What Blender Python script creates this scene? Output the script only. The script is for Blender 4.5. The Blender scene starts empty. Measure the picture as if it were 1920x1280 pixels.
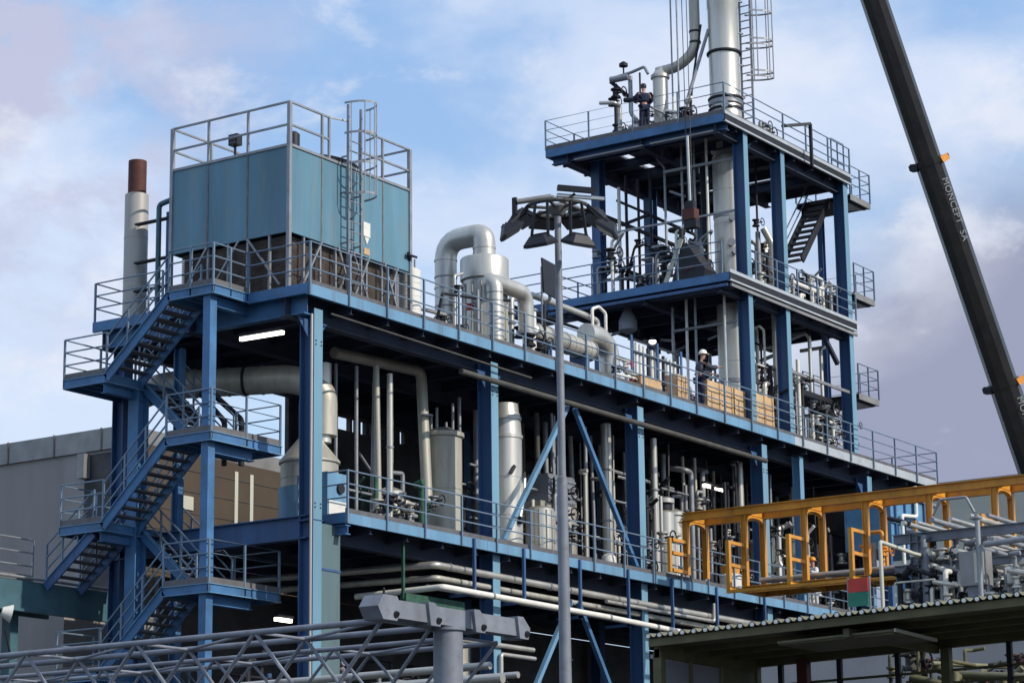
import bpy, math, random
from mathutils import Vector, Matrix
random.seed(7)
R = math.radians
scn = bpy.context.scene
COL = scn.collection

# ------------------------------------------------------------------ materials
def mat(name, base, rough=0.6, metal=0.0, var=0.25, scale=1.5, dirt=None, dirt_amt=0.35, bump=0.0, emit=None, streak=False, spec=0.4):
    m = bpy.data.materials.new(name); m.use_nodes = True
    nt = m.node_tree; N = nt.nodes; L = nt.links
    b = N['Principled BSDF']
    b.inputs['Roughness'].default_value = rough
    b.inputs['Metallic'].default_value = metal
    b.inputs['Specular IOR Level'].default_value = spec
    tc = N.new('ShaderNodeTexCoord'); mp = N.new('ShaderNodeMapping')
    L.new(tc.outputs['Object'], mp.inputs['Vector'])
    if streak: mp.inputs['Scale'].default_value = (1.0, 1.0, 0.12)
    nz = N.new('ShaderNodeTexNoise'); nz.inputs['Scale'].default_value = scale
    nz.inputs['Detail'].default_value = 6; nz.inputs['Roughness'].default_value = 0.6
    L.new(mp.outputs['Vector'], nz.inputs['Vector'])
    cr = N.new('ShaderNodeValToRGB')
    d = [c * (1 - var) for c in base]; h = [min(1, c * (1 + var)) for c in base]
    cr.color_ramp.elements[0].color = (*d, 1); cr.color_ramp.elements[0].position = 0.3
    cr.color_ramp.elements[1].color = (*h, 1); cr.color_ramp.elements[1].position = 0.7
    L.new(nz.outputs['Fac'], cr.inputs['Fac'])
    out = cr.outputs['Color']
    if dirt:
        n2 = N.new('ShaderNodeTexNoise'); n2.inputs['Scale'].default_value = scale * 2.7
        n2.inputs['Detail'].default_value = 8; n2.inputs['Roughness'].default_value = 0.7
        L.new(mp.outputs['Vector'], n2.inputs['Vector'])
        r2 = N.new('ShaderNodeValToRGB')
        r2.color_ramp.elements[0].position = 0.52; r2.color_ramp.elements[1].position = 0.75
        r2.color_ramp.elements[0].color = (0, 0, 0, 1); r2.color_ramp.elements[1].color = (dirt_amt * 2, dirt_amt * 2, dirt_amt * 2, 1)
        L.new(n2.outputs['Fac'], r2.inputs['Fac'])
        mx = N.new('ShaderNodeMixRGB'); mx.inputs['Color2'].default_value = (*dirt, 1)
        L.new(r2.outputs['Color'], mx.inputs['Fac']); L.new(out, mx.inputs['Color1']); out = mx.outputs['Color']
    L.new(out, b.inputs['Base Color'])
    if bump:
        bp = N.new('ShaderNodeBump'); bp.inputs['Strength'].default_value = bump; bp.inputs['Distance'].default_value = 0.05
        L.new(nz.outputs['Fac'], bp.inputs['Height']); L.new(bp.outputs['Normal'], b.inputs['Normal'])
    if emit:
        b.inputs['Emission Color'].default_value = (*emit[:3], 1); b.inputs['Emission Strength'].default_value = emit[3]
    return m
M = {}
M['blue'] = mat('blue_paint', (0.042, 0.10, 0.225), 0.5, 0, 0.28, 0.9, (0.05, 0.045, 0.06), 0.33, streak=True, bump=0.08)
M['sunface'] = mat('sunlit_blue_paint', (0.155, 0.30, 0.40), 0.45, 0, 0.15, 1.0, (0.10, 0.16, 0.2), 0.3, streak=True)  # paler copy of the blue, with sunlight put into the colour
M['palechan'] = mat('pale_channel', (0.42, 0.45, 0.48), 0.5, 0.1, 0.12, 1.4, (0.25, 0.25, 0.25), 0.3)
M['fascia'] = mat('sunlit_light_blue', (0.14, 0.285, 0.43), 0.5, 0, 0.2, 1.1, (0.12, 0.13, 0.14), 0.38, streak=True, bump=0.05)  # lighter blue with the sun on front faces painted in; pale parts share it
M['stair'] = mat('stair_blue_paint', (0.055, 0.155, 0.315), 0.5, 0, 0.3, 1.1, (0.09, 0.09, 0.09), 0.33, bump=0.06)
M['soffit'] = mat('shaded_soffit_steel', (0.032, 0.042, 0.075), 0.75, 0, 0.35, 1.0)  # blue paint darkened: shade under the decks put into the colour
M['toe'] = mat('toe_board_grey', (0.14, 0.135, 0.14), 0.7, 0.1, 0.2, 3, (0.08, 0.07, 0.06), 0.3)
M['grate'] = mat('grating', (0.12, 0.12, 0.13), 0.75, 0.2, 0.25, 4)
M['rail'] = mat('handrail_paint', (0.15, 0.21, 0.285), 0.45, 0.1, 0.2, 2)
M['galv'] = mat('galvanised_steel', (0.27, 0.28, 0.30), 0.5, 0.4, 0.22, 2.5, (0.2, 0.16, 0.13), 0.25)
M['alu'] = mat('aluminium_cladding', (0.54, 0.52, 0.47), 0.38, 0.6, 0.2, 1.2, (0.3, 0.27, 0.23), 0.22, bump=0.25, streak=True)
M['alu_d'] = mat('weathered_cladding', (0.44, 0.42, 0.36), 0.5, 0.35, 0.25, 1.4, (0.19, 0.17, 0.14), 0.3, bump=0.25, streak=True)
M['white'] = mat('white_paint', (0.72, 0.70, 0.64), 0.5, 0, 0.1, 2, (0.4, 0.36, 0.3), 0.2)
M['drab'] = mat('drab_steel', (0.075, 0.072, 0.065), 0.7, 0.2, 0.3, 2)
M['dark'] = mat('dark_steel', (0.018, 0.018, 0.024), 0.6, 0.2, 0.4, 3)
M['black'] = mat('black_plastic', (0.012, 0.013, 0.02), 0.5, 0, 0.3, 3)
M['glass'] = mat('lamp_glass', (0.06, 0.06, 0.07), 0.12, 0, 0.1, 3, spec=0.7)
M['panel'] = mat('tower_panel', (0.105, 0.225, 0.30), 0.5, 0, 0.24, 1.1, (0.19, 0.23, 0.22), 0.42, streak=True, bump=0.15)
M['joint'] = mat('stained_joint', (0.17, 0.16, 0.15), 0.7, 0.1, 0.3, 3, (0.15, 0.09, 0.06), 0.4)
M['louvre'] = mat('louvre_brown', (0.15, 0.12, 0.105), 0.75, 0, 0.4, 3)
M['rust'] = mat('rusty_brown', (0.085, 0.028, 0.022), 0.7, 0.1, 0.25, 3, (0.2, 0.06, 0.03), 0.2)
M['stack'] = mat('stack_cladding', (0.42, 0.40, 0.37), 0.5, 0.2, 0.15, 1.2, (0.25, 0.22, 0.18), 0.25, streak=True, bump=0.1)
M['wood'] = mat('plywood', (0.55, 0.37, 0.205), 0.8, 0, 0.2, 3, (0.3, 0.17, 0.08), 0.2)
M['yellow'] = mat('yellow_paint', (0.60, 0.265, 0.03), 0.45, 0, 0.22, 1.4, (0.26, 0.09, 0.02), 0.3, streak=True)
M['grey'] = mat('grey_paint', (0.19, 0.205, 0.24), 0.55, 0.1, 0.25, 1.5, (0.13, 0.10, 0.09), 0.33, bump=0.1)
M['wallgrey'] = mat('render_wall', (0.31, 0.285, 0.27), 0.9, 0, 0.14, 0.35, (0.20, 0.19, 0.18), 0.3, streak=True)
M['pane'] = mat('dull_pane', (0.22, 0.23, 0.27), 0.3, 0, 0.1, 1.0)
M['storewall'] = mat('light_grey_wall', (0.36, 0.34, 0.33), 0.9, 0, 0.1, 0.5)
M['wallbrown'] = mat('brown_panel_wall', (0.075, 0.055, 0.038), 0.85, 0, 0.15, 0.6)
M['walldark'] = mat('dark_clad_wall', (0.07, 0.068, 0.07), 0.85, 0, 0.5, 0.9)  # tone kept dark to put shade into the deck interiors
M['cap'] = mat('parapet_sheet', (0.26, 0.255, 0.25), 0.5, 0.4, 0.2, 1.5)
M['cream'] = mat('cream_wall', (0.50, 0.50, 0.42), 0.85, 0, 0.08, 0.4)
M['casing'] = mat('grey_teal_paint', (0.105, 0.165, 0.175), 0.5, 0, 0.12, 1.2, (0.08, 0.10, 0.1), 0.3, streak=True)
M['teal'] = mat('teal_paint', (0.055, 0.125, 0.155), 0.5, 0, 0.2, 1.2, (0.05, 0.08, 0.08), 0.3)
M['olive'] = mat('olive_steel', (0.105, 0.098, 0.048), 0.7, 0, 0.35, 1.5)
M['corr'] = mat('corrugated_sheet', (0.17, 0.165, 0.10), 0.6, 0.2, 0.25, 1.5)
M['daylight_tone'] = mat('painted_daylight', (0.8, 0.8, 0.76), 0.6, 0, 0.05, 2)  # bright tone painted as daylight through the roof corrugations
M['boom'] = mat('boom_dark_paint', (0.020, 0.017, 0.015), 0.35, 0.1, 0.4, 1.2, (0.06, 0.05, 0.04), 0.2, spec=0.6)
M['orange'] = mat('amber_paint', (0.75, 0.28, 0.02), 0.45, 0, 0.15, 3)
M['red'] = mat('red_paint', (0.48, 0.04, 0.03), 0.5, 0, 0.2, 3)
M['green'] = mat('green_paint', (0.02, 0.17, 0.11), 0.5, 0, 0.2, 3)
M['hopper'] = mat('hopper_blue', (0.10, 0.25, 0.41), 0.5, 0, 0.25, 1.2, (0.12, 0.16, 0.2), 0.35)
M['tube'] = mat('fluorescent_tube', (0.9, 0.9, 0.85), 0.4, 0, 0.02, 3, emit=(1.0, 0.95, 0.80, 5.0))
M['skin'] = mat('skin', (0.45, 0.24, 0.16), 0.6, 0, 0.1, 6)
M['navy'] = mat('navy_cloth', (0.012, 0.016, 0.045), 0.9, 0, 0.3, 6)
M['greycloth'] = mat('grey_cloth', (0.06, 0.062, 0.085), 0.9, 0, 0.3, 6)
M['whitecloth'] = mat('white_cloth', (0.6, 0.6, 0.6), 0.9, 0, 0.15, 6)
M['helmet'] = mat('helmet_shell', (0.85, 0.82, 0.70), 0.3, 0, 0.03, 4)
M['ground'] = mat('asphalt', (0.05, 0.05, 0.05), 0.9, 0, 0.25, 0.4, (0.08, 0.075, 0.07), 0.3)
M['letter'] = mat('white_lettering', (0.30, 0.30, 0.30), 0.5, 0, 0.05, 4)
M['greenstain'] = mat('green_mesh', (0.03, 0.09, 0.06), 0.8, 0, 0.4, 4)

# ------------------------------------------------------------------ mesh builder
class MB:
    def __init__(s): s.v = []; s.f = []
    def _add(s, vs, fs):
        o = len(s.v); s.v += [tuple(v) for v in vs]; s.f += [tuple(o + i for i in f) for f in fs]; return s
    def box(s, x0, y0, z0, x1, y1, z1):
        x0, x1 = min(x0, x1), max(x0, x1); y0, y1 = min(y0, y1), max(y0, y1); z0, z1 = min(z0, z1), max(z0, z1)
        return s._add([(x0,y0,z0),(x1,y0,z0),(x1,y1,z0),(x0,y1,z0),(x0,y0,z1),(x1,y0,z1),(x1,y1,z1),(x0,y1,z1)],
                      [(0,3,2,1),(4,5,6,7),(0,1,5,4),(1,2,6,5),(2,3,7,6),(3,0,4,7)])
    def bar(s, p, q, w, h, up=(0,0,1)):
        p = Vector(p); q = Vector(q); d = (q - p).normalized(); u = Vector(up)
        if abs(d.dot(u)) > 0.98: u = Vector((0,1,0))
        a = d.cross(u).normalized() * w / 2; b = a.cross(d).normalized() * h / 2
        vs = [p-a-b, p+a-b, p+a+b, p-a+b, q-a-b, q+a-b, q+a+b, q-a+b]
        return s._add(vs, [(0,1,2,3),(7,6,5,4),(0,4,5,1),(1,5,6,2),(2,6,7,3),(3,7,4,0)])
    def tube(s, p, q, r, n=10, r2=None, cap=True):
        p = Vector(p); q = Vector(q); d = (q - p).normalized(); r2 = r if r2 is None else r2
        u = Vector((0,0,1)) if abs(d.z) < 0.9 else Vector((1,0,0))
        a = d.cross(u).normalized(); b = a.cross(d)
        vs = []
        for c, rr in ((p, r), (q, r2)):
            for i in range(n):
                t = 2*math.pi*i/n; vs.append(c + (a*math.cos(t) + b*math.sin(t))*rr)
        fs = [(i, (i+1) % n, n+(i+1) % n, n+i) for i in range(n)]
        if cap: fs += [tuple(reversed(range(n))), tuple(range(n, 2*n))]
        return s._add(vs, fs)
    def sweep(s, pts, r, n=12, cap=True):
        pts = [Vector(p) for p in pts]; m = len(pts); vs = []
        d0 = (pts[1]-pts[0]).normalized(); u = Vector((0,0,1)) if abs(d0.z) < 0.9 else Vector((1,0,0))
        a = d0.cross(u).normalized()
        for k, p in enumerate(pts):
            if k == 0: d = d0
            elif k == m-1: d = (pts[-1]-pts[-2]).normalized()
            else: d = ((pts[k+1]-p).normalized() + (p-pts[k-1]).normalized()).normalized()
            a = (a - d*a.dot(d)).normalized(); b = a.cross(d)
            rr = r[k] if isinstance(r, (list, tuple)) else r
            for i in range(n):
                t = 2*math.pi*i/n; vs.append(p + (a*math.cos(t)+b*math.sin(t))*rr)
        fs = []
        for k in range(m-1):
            for i in range(n):
                j = (i+1) % n; fs.append((k*n+i, k*n+j, (k+1)*n+j, (k+1)*n+i))
        if cap: fs += [tuple(reversed(range(n))), tuple(range((m-1)*n, m*n))]
        return s._add(vs, fs)
    def pipe(s, pts, r, bend=None, n=12):
        """polyline with rounded corners"""
        bend = bend or r*1.6; P = [Vector(p) for p in pts]; out = [P[0]]
        for k in range(1, len(P)-1):
            d1 = (P[k]-P[k-1]); d2 = (P[k+1]-P[k]); b = min(bend, d1.length*0.48, d2.length*0.48)
            A = P[k]-d1.normalized()*b; B = P[k]+d2.normalized()*b
            for i in range(7):
                t = i/6; out.append(A*(1-t)**2 + P[k]*2*t*(1-t) + B*t*t)
        out.append(P[-1]); return s.sweep(out, r, n)
    def lathe(s, c, prof, n=24):
        """prof: (radius, z) going up, closed with caps"""
        cx, cy, cz = c; vs = []
        for r, z in prof:
            for i in range(n):
                t = 2*math.pi*i/n; vs.append((cx+r*math.cos(t), cy+r*math.sin(t), cz+z))
        fs = []
        for k in range(len(prof)-1):
            for i in range(n):
                j = (i+1) % n; fs.append((k*n+i, k*n+j, (k+1)*n+j, (k+1)*n+i))
        fs += [tuple(reversed(range(n))), tuple(range((len(prof)-1)*n, len(prof)*n))]
        return s._add(vs, fs)
    def prism(s, poly, axis, a, b):
        """poly: 2-D points; axis: 'x','y','z' extruded from a to b"""
        def P(u, w, t): return {'x': (t, u, w), 'y': (u, t, w), 'z': (u, w, t)}[axis]
        n = len(poly); vs = [P(u, w, a) for u, w in poly] + [P(u, w, b) for u, w in poly]
        return s._add(vs, [tuple(reversed(range(n))), tuple(range(n, 2*n))] + [(i, (i+1) % n, n+(i+1) % n, n+i) for i in range(n)])
    def icol(s, x, y, z0, z1, w, d, t=0.025, face='y'):
        """upright I-section, flanges facing +-y (or +-x)"""
        if face == 'y':
            s.box(x-w/2, y-d/2, z0, x+w/2, y-d/2+t, z1); s.box(x-w/2, y+d/2-t, z0, x+w/2, y+d/2, z1)
            s.box(x-t/2, y-d/2+t, z0, x+t/2, y+d/2-t, z1)
        else:
            s.box(x-d/2, y-w/2, z0, x-d/2+t, y+w/2, z1); s.box(x+d/2-t, y-w/2, z0, x+d/2, y+w/2, z1)
            s.box(x-d/2+t, y-t/2, z0, x+d/2-t, y+t/2, z1)
        return s
    def ibeam(s, axis, a, b, c, z0, z1, w, t=0.03):
        """horizontal I-beam along axis from a to b, at cross coordinate c"""
        def bx(c0, c1, za, zb):
            if axis == 'x': s.box(a, c0, za, b, c1, zb)
            else: s.box(c0, a, za, c1, b, zb)
        bx(c-w/2, c+w/2, z0, z0+t); bx(c-w/2, c+w/2, z1-t, z1); bx(c-0.012, c+0.012, z0+t, z1-t); return s
    def build(s, name, m, parent=None, smooth=False, label=None):
        me = bpy.data.meshes.new(name)
        org = Vector(parent['_o']) if parent is not None and '_o' in parent else Vector((0,0,0))
        me.from_pydata([(v[0]-org[0], v[1]-org[1], v[2]-org[2]) for v in s.v], [], s.f)
        me.materials.append(M[m] if isinstance(m, str) else m)
        if smooth:
            me.polygons.foreach_set('use_smooth', [True]*len(me.polygons))
            try: me.set_sharp_from_angle(angle=R(38))
            except Exception: pass
        me.update()
        o = bpy.data.objects.new(name, me); COL.objects.link(o)
        if parent is not None: o.parent = parent; o['_o'] = list(org)
        if label: o['label'] = label
        return o

def thing(name, label, cat, loc=(0,0,0), group=None):
    o = bpy.data.objects.new(name, None); COL.objects.link(o); o.location = loc
    o.empty_display_size = 0.2
    o['label'] = label; o['category'] = cat; o['_o'] = list(loc)
    if group: o['group'] = group
    return o
def tag(o, label, cat, group=None):
    o['label'] = label; o['category'] = cat
    if group: o['group'] = group
    return o
def dup(root, loc, label, rz=0.0):
    kids = {}
    for o in list(COL.objects):
        if o.parent: kids.setdefault(o.parent.name, []).append(o)
    r = root.copy(); COL.objects.link(r); r.location = loc; r.rotation_euler = (0, 0, rz); r['label'] = label
    for ch in kids.get(root.name, []):
        c = ch.copy(); COL.objects.link(c); c.parent = r
        for g in kids.get(ch.name, []):
            d = g.copy(); COL.objects.link(d); d.parent = c
    return r
def rings(prof, z0, z1, r, step=1.0, h=0.02, w=0.05):
    """straight shell with raised cladding bands"""
    z = z0; prof.append((r, z0)); n = max(1, round((z1-z0)/step))
    for i in range(1, n):
        zz = z0+(z1-z0)*i/n
        prof += [(r, zz-w/2), (r+h, zz-w/2+0.004), (r+h, zz+w/2-0.004), (r, zz+w/2)]
    prof.append((r, z1)); return prof

# ------------------------------------------------------------------ guard rails
def guard(parent, pts, m='rail', h=1.1, step=1.6, toe=True, levels=(1.1, 0.75, 0.4), postm=None, end_posts=(True, True), drop=0.0, pr=0.024, name='guard_rail'):
    """rails along a polyline, one mesh; each post its own sub-part"""
    P = [Vector(p) for p in pts]; b = MB()
    for lv in levels:
        b.sweep([p+Vector((0,0,lv)) for p in P], pr, 6)
    g = b.build(name, m, parent, smooth=True)
    if toe:
        for p, q in zip(P, P[1:]): MB().bar(p+Vector((0,0,0.08)), q+Vector((0,0,0.08)), 0.012, 0.16).build('toe_board', 'toe', g)
    for k, (p, q) in enumerate(zip(P, P[1:])):
        n = max(1, round((q-p).length/step))
        for i in range(n+1):
            if k > 0 and i == 0: continue
            if k == 0 and i == 0 and not end_posts[0]: continue
            if k == len(P)-2 and i == n and not end_posts[1]: continue
            c = p+(q-p)*i/n
            MB().bar(c+Vector((0,0,-drop)), c+Vector((0,0,h)), 0.05, 0.05).build('post', postm or m, g)
    return g

def sub(name, parent):
    o = bpy.data.objects.new(name, None); COL.objects.link(o); o.parent = parent; o['_o'] = list(parent['_o']); o.empty_display_size = 0.1
    return o
def flight(parent, x0, x1, ya, za, yb, zb, m='stair', sides=(True, True), rm='rail', solid=True):
    """one stair flight running in y, top at (ya, za), bottom at (yb, zb)"""
    fl = sub('stair_flight', parent)
    for x in (x0, x1):
        MB().bar((x, ya, za-0.12), (x, yb, zb-0.12), 0.05, 0.27).build('stringer', m, fl)
        MB().bar((x-0.03, ya, za+0.02), (x-0.03, yb, zb+0.02), 0.09, 0.018).build('stringer_lip', 'fascia', fl)
    n = max(3, round((za-zb)/0.19))
    for i in range(1, n):
        t = i/n; y = ya+(yb-ya)*t; z = za+(zb-za)*t; dy = 0.14 if yb > ya else -0.14
        MB().box(min(x0, x1)+0.03, y-dy, z-0.045, max(x0, x1)-0.03, y+dy, z).build('tread', 'grate', fl)
    for k, x in enumerate((x0, x1)):
        if not sides[k]: continue
        g = MB()
        for lv in (1.0, 0.66, 0.33): g.bar((x, ya, za+lv), (x, yb, zb+lv), 0.035, 0.035)
        gr = g.build('guard_rail', rm, parent)
        for t in (0.0, 0.33, 0.66, 1.0):
            y = ya+(yb-ya)*t; z = za+(zb-za)*t
            MB().bar((x, y, z-0.1), (x, y, z+1.02), 0.045, 0.045).build('post', rm, gr)
    return fl

ZR, Z2, ZM, ZT = 17.55, 11.8, 22.5, 28.05     # deck levels
# ================================================================== setting: ground
g = MB(); S = 1500
g._add([(-S,-S,0),(S,-S,0),(S,S,0),(-S,S,0)], [(0,1,2,3)])
gr = g.build('ground', 'ground'); gr['kind'] = 'structure'

# ================================================================== main process structure
st = thing('process_structure', 'long blue steel process structure with two open equipment decks', 'steel structure', (0.9, 0.9, 0))
XE = 38.2
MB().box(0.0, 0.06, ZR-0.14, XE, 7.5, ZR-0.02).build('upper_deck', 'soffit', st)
def channel(axis, a, b, c, z0, z1, out):
    """C-channel edge; flat outer face, small flanges inwards (out = -1: faces -axis direction)"""
    m = MB(); t = 0.014; w = 0.09
    def bx(c0, c1, za, zb):
        if axis == 'x': m.box(a, c0, za, b, c1, zb)
        else: m.box(c0, a, za, c1, b, zb)
    bx(c, c-out*t, z0, z1); bx(c-out*t, c-out*w, z0, z0+t); bx(c-out*t, c-out*w, z1-t, z1); return m
# edge channels in lengths with small joints
joints = [0.0, 5.9, 12.0, 18.1, 24.1, 26.65]
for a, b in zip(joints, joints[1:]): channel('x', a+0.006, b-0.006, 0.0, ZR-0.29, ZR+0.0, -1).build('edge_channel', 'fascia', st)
for a, b in ((26.65, 31.5), (31.5, 34.6), (34.6, XE)): channel('x', a+0.006, b-0.006, 0.0, ZR-0.29, ZR+0.0, -1).build('edge_channel', 'palechan', st, label='pale edge channel at the far end')
channel('y', 0.02, 2.0, -0.004, ZR-0.27, ZR+0.01, -1).build('edge_channel', 'stair', st)
channel('y', 3.6, 7.5, -0.004, ZR-0.27, ZR+0.01, -1).build('edge_channel', 'stair', st)
# toe plates on the roof edge
MB().box(0.02, 0.03, ZR+0.01, XE-0.02, 0.042, ZR+0.12).build('toe_plate', 'grate', st)
# longitudinal girders and cross beams
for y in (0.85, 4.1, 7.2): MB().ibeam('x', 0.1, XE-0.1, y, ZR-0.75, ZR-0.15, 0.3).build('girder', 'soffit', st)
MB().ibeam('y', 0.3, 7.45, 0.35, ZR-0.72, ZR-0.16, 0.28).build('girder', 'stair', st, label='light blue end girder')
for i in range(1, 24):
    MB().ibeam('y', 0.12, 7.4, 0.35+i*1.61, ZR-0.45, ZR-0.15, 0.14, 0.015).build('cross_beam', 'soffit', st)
# second deck
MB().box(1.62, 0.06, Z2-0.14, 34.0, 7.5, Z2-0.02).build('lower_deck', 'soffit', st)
for a, b in ((1.6, 8.0), (8.0, 14.1), (14.1, 20.2), (20.2, 27.0), (27.0, 34.0)):
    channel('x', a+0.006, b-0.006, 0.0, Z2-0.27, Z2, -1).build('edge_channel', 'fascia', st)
channel('y', 0.02, 1.3, 1.59, Z2-0.26, Z2+0.01, -1).build('edge_channel', 'stair', st)
MB().box(1.62, 0.03, Z2+0.01, 33.9, 0.042, Z2+0.13).build('toe_plate', 'grate', st)
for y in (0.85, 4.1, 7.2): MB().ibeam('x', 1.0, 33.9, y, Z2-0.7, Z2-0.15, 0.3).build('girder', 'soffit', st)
MB().ibeam('y', 0.55, 7.3, 0.78, Z2-0.72, Z2-0.12, 0.28).build('girder', 'blue', st, label='deep blue end girder')
MB().ibeam('y', 0.05, 0.75, 1.75, Z2-0.55, Z2-0.3, 0.2).build('bracket', 'stair', st)
for i in range(1, 20):
    MB().ibeam('y', 0.12, 7.4, 1.2+i*1.61, Z2-0.42, Z2-0.15, 0.14, 0.015).build('cross_beam', 'soffit', st)
MB().ibeam('x', 1.0, 33.5, 0.55, 5.2, 5.7, 0.3).build('girder', 'blue', st)
# columns
cx = [0.82, 8.88, 16.92, 25.0, 33.0]
for i, x in enumerate(cx):
    c = MB().icol(x, 0.55, 0, ZR-0.5, 0.36, 0.46, 0.03).build('column', 'blue', st)
    # added pale plate: sunlight on the front flange put into its colour
    MB().box(x-0.176, 0.308, 0.1, x+0.176, 0.318, ZR-0.5).build('sunlit_face', 'sunface', c)
    MB().icol(x, 7.1, 0, ZR-0.5, 0.36, 0.4, 0.03).build('column', 'blue', st)
    for z in (Z2-0.28,):
        MB().box(x-0.22, 0.3, z, x+0.22, 0.79, z+0.03).build('splice_plate', 'blue', c)
MB().icol(27.85, 0.55, 0, ZR-0.5, 0.28, 0.3, 0.02).build('column', 'fascia', st)
MB().box(1.05, 0.42, 5.0, 1.9, 0.62, Z2-0.3).build('column_casing', 'casing', st)
MB().box(1.04, 0.4, 10.3, 1.91, 0.64, 10.36).build('casing_band', 'blue', st)
for x in cx:
    for sgn in (-1, 1):
        MB().prism([(x+sgn*0.19, ZR-0.78), (x+sgn*0.6, ZR-0.78), (x+sgn*0.19, ZR-1.25)], 'y', 0.5, 0.52).build('gusset', 'blue', st)
for x in cx[:4]:
    for z in (Z2+0.06, 16.1):
        b = MB()
        for dx in (-0.11, 0.11):
            for dz in (0.0, 0.1): b.tube((x+dx, 0.31, z+dz), (x+dx, 0.285, z+dz), 0.022, 6)
        b.build('bolts', 'drab', st)
# diagonal braces
MB().bar((12.75, 0.34, 16.4), (9.2, 0.34, Z2+0.1), 0.13, 0.13).build('brace', 'fascia', st)
MB().bar((13.15, 0.34, 16.4), (16.6, 0.34, Z2+0.1), 0.13, 0.13).build('brace', 'stair', st)
MB().bar((12.75, 0.34, 10.6), (9.2, 0.34, 5.8), 0.13, 0.13).build('brace', 'fascia', st)
MB().bar((13.15, 0.34, 10.6), (16.6, 0.34, 5.8), 0.13, 0.13).build('brace', 'stair', st)
MB().bar((29.2, 0.34, 10.6), (32.6, 0.34, 5.8), 0.13, 0.13).build('brace', 'stair', st)
# roof-edge guard rails (posts fixed to the channel face)
guard(st, [(0.03, 2.0, ZR), (0.03, -0.04, ZR), (19.9, -0.04, ZR)], 'rail', step=1.72, toe=False, drop=0.28, pr=0.021)
guard(st, [(19.9, -0.04, ZR), (XE, -0.04, ZR), (XE, 7.4, ZR), (26, 7.4, ZR)], 'rail', step=1.75, toe=False, drop=0.28, end_posts=(False, True), pr=0.021)
guard(st, [(0.03, 5.0, ZR), (0.03, 7.45, ZR), (24.0, 7.45, ZR)], 'rail', step=1.7, toe=False, pr=0.021)
guard(st, [(1.63, 1.6, Z2), (1.63, -0.03, Z2), (33.9, -0.03, Z2)], 'rail', step=1.72, toe=False, drop=0.26, pr=0.021)
# back wall of the process hall, with a broken strip of daylight near its top
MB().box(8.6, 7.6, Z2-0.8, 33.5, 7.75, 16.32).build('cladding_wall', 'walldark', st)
xs = [8.6, 11.0, 11.6, 11.72, 11.95, 12.15, 12.42, 12.6, 12.75, 12.85, 13.25, 13.32, 13.42, 14.2, 14.45, 15.5, 15.7, 34]
wb = MB()
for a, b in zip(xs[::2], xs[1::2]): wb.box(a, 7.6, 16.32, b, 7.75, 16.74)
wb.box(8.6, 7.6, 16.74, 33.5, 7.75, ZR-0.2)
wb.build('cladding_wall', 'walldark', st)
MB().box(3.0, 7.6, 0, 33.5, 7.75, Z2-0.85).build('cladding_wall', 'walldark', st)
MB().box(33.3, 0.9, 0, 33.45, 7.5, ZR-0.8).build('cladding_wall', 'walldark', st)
# floor slab two storeys below
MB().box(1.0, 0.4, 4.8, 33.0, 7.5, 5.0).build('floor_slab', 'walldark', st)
# hangers carrying the pipes below the second deck
for x, zb in ((7.3, 10.35), (9.75, 10.35), (12.7, 10.2), (15.4, 10.2), (18.0, 10.2), (20.8, 10.2), (24.0, 10.2)):
    MB().bar((x, -0.03, Z2-0.02), (x, -0.03, zb-0.15), 0.08, 0.08).bar((x, -0.07, zb-0.1), (x, 0.8, zb-0.1), 0.08, 0.08).build('pipe_hanger', 'blue', st)
MB().bar((4.6, 0.4, 11.5), (4.6, 0.4, 9.9), 0.07, 0.07).bar((4.6, 0.4, 9.9), (7.3, 0.4, 9.9), 0.2, 0.3).build('pipe_hanger', 'greenstain', st, label='green stained hanger cradle')

# ================================================================== stair tower
sx = thing('stair_tower', 'blue open steel stair tower zigzagging up the near end of the structure', 'stair tower', (-0.6, 4.5, 0))
def landing(x0, x1, y0, y1, z, m='stair'):
    d = MB().box(x0+0.02, y0+0.02, z-0.05, x1-0.02, y1-0.02, z-0.01).build('landing', 'grate', sx)
    b = MB()
    for (a, c) in (((x0, y0), (x1, y0)), ((x1, y0), (x1, y1)), ((x1, y1), (x0, y1)), ((x0, y1), (x0, y0))):
        b.bar((a[0], a[1], z-0.13), (c[0], c[1], z-0.13), 0.05, 0.24)
    n = 4
    for i in range(1, n):
        yy = y0+(y1-y0)*i/n; b.box(x0+0.03, yy-0.03, z-0.2, x1-0.03, yy+0.03, z-0.06)
    b.build('landing_frame', m, sx)
    lip = MB()
    for (a, c) in (((x0-0.03, y0-0.03), (x1+0.03, y0-0.03)), ((x0-0.03, y1), (x0-0.03, y0-0.03))): lip.bar((a[0], a[1], z-0.235), (c[0], c[1], z-0.235), 0.06, 0.02); lip.bar((a[0], a[1], z-0.01), (c[0], c[1], z-0.01), 0.06, 0.02)
    lip.build('channel_flange', 'fascia', sx)
    return d
XO, XI0, XI1, XR = -1.34, -0.08, 0.12, 1.42
YN, YF0, YF1, YL = 2.04, 3.55, 5.68, 7.2
ZL = [17.55, 15.68, 13.72, 11.75, 9.86, 7.9]
landing(XO, 0.0, YN, YF0, ZL[0])
landing(XO, XR, YF1, YL, ZL[1]); landing(XO, XR, YN, YF0, ZL[2])
landing(XO, XR, YF1, YL, ZL[3]); landing(XO, XR, YN, YF0, ZL[4]); landing(XO, XR, YF1, YL, ZL[5])
flight(sx, XO, XI0, YF0, ZL[0], YF1, ZL[1])
flight(sx, XI1, XR-0.1, YF1, ZL[1], YF0, ZL[2])
flight(sx, XO, XI0, YF0, ZL[2], YF1, ZL[3])
flight(sx, XI1, XR-0.1, YF1, ZL[3], YF0, ZL[4])
flight(sx, XO, XI0, YF0, ZL[4], YF1, ZL[5])
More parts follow.
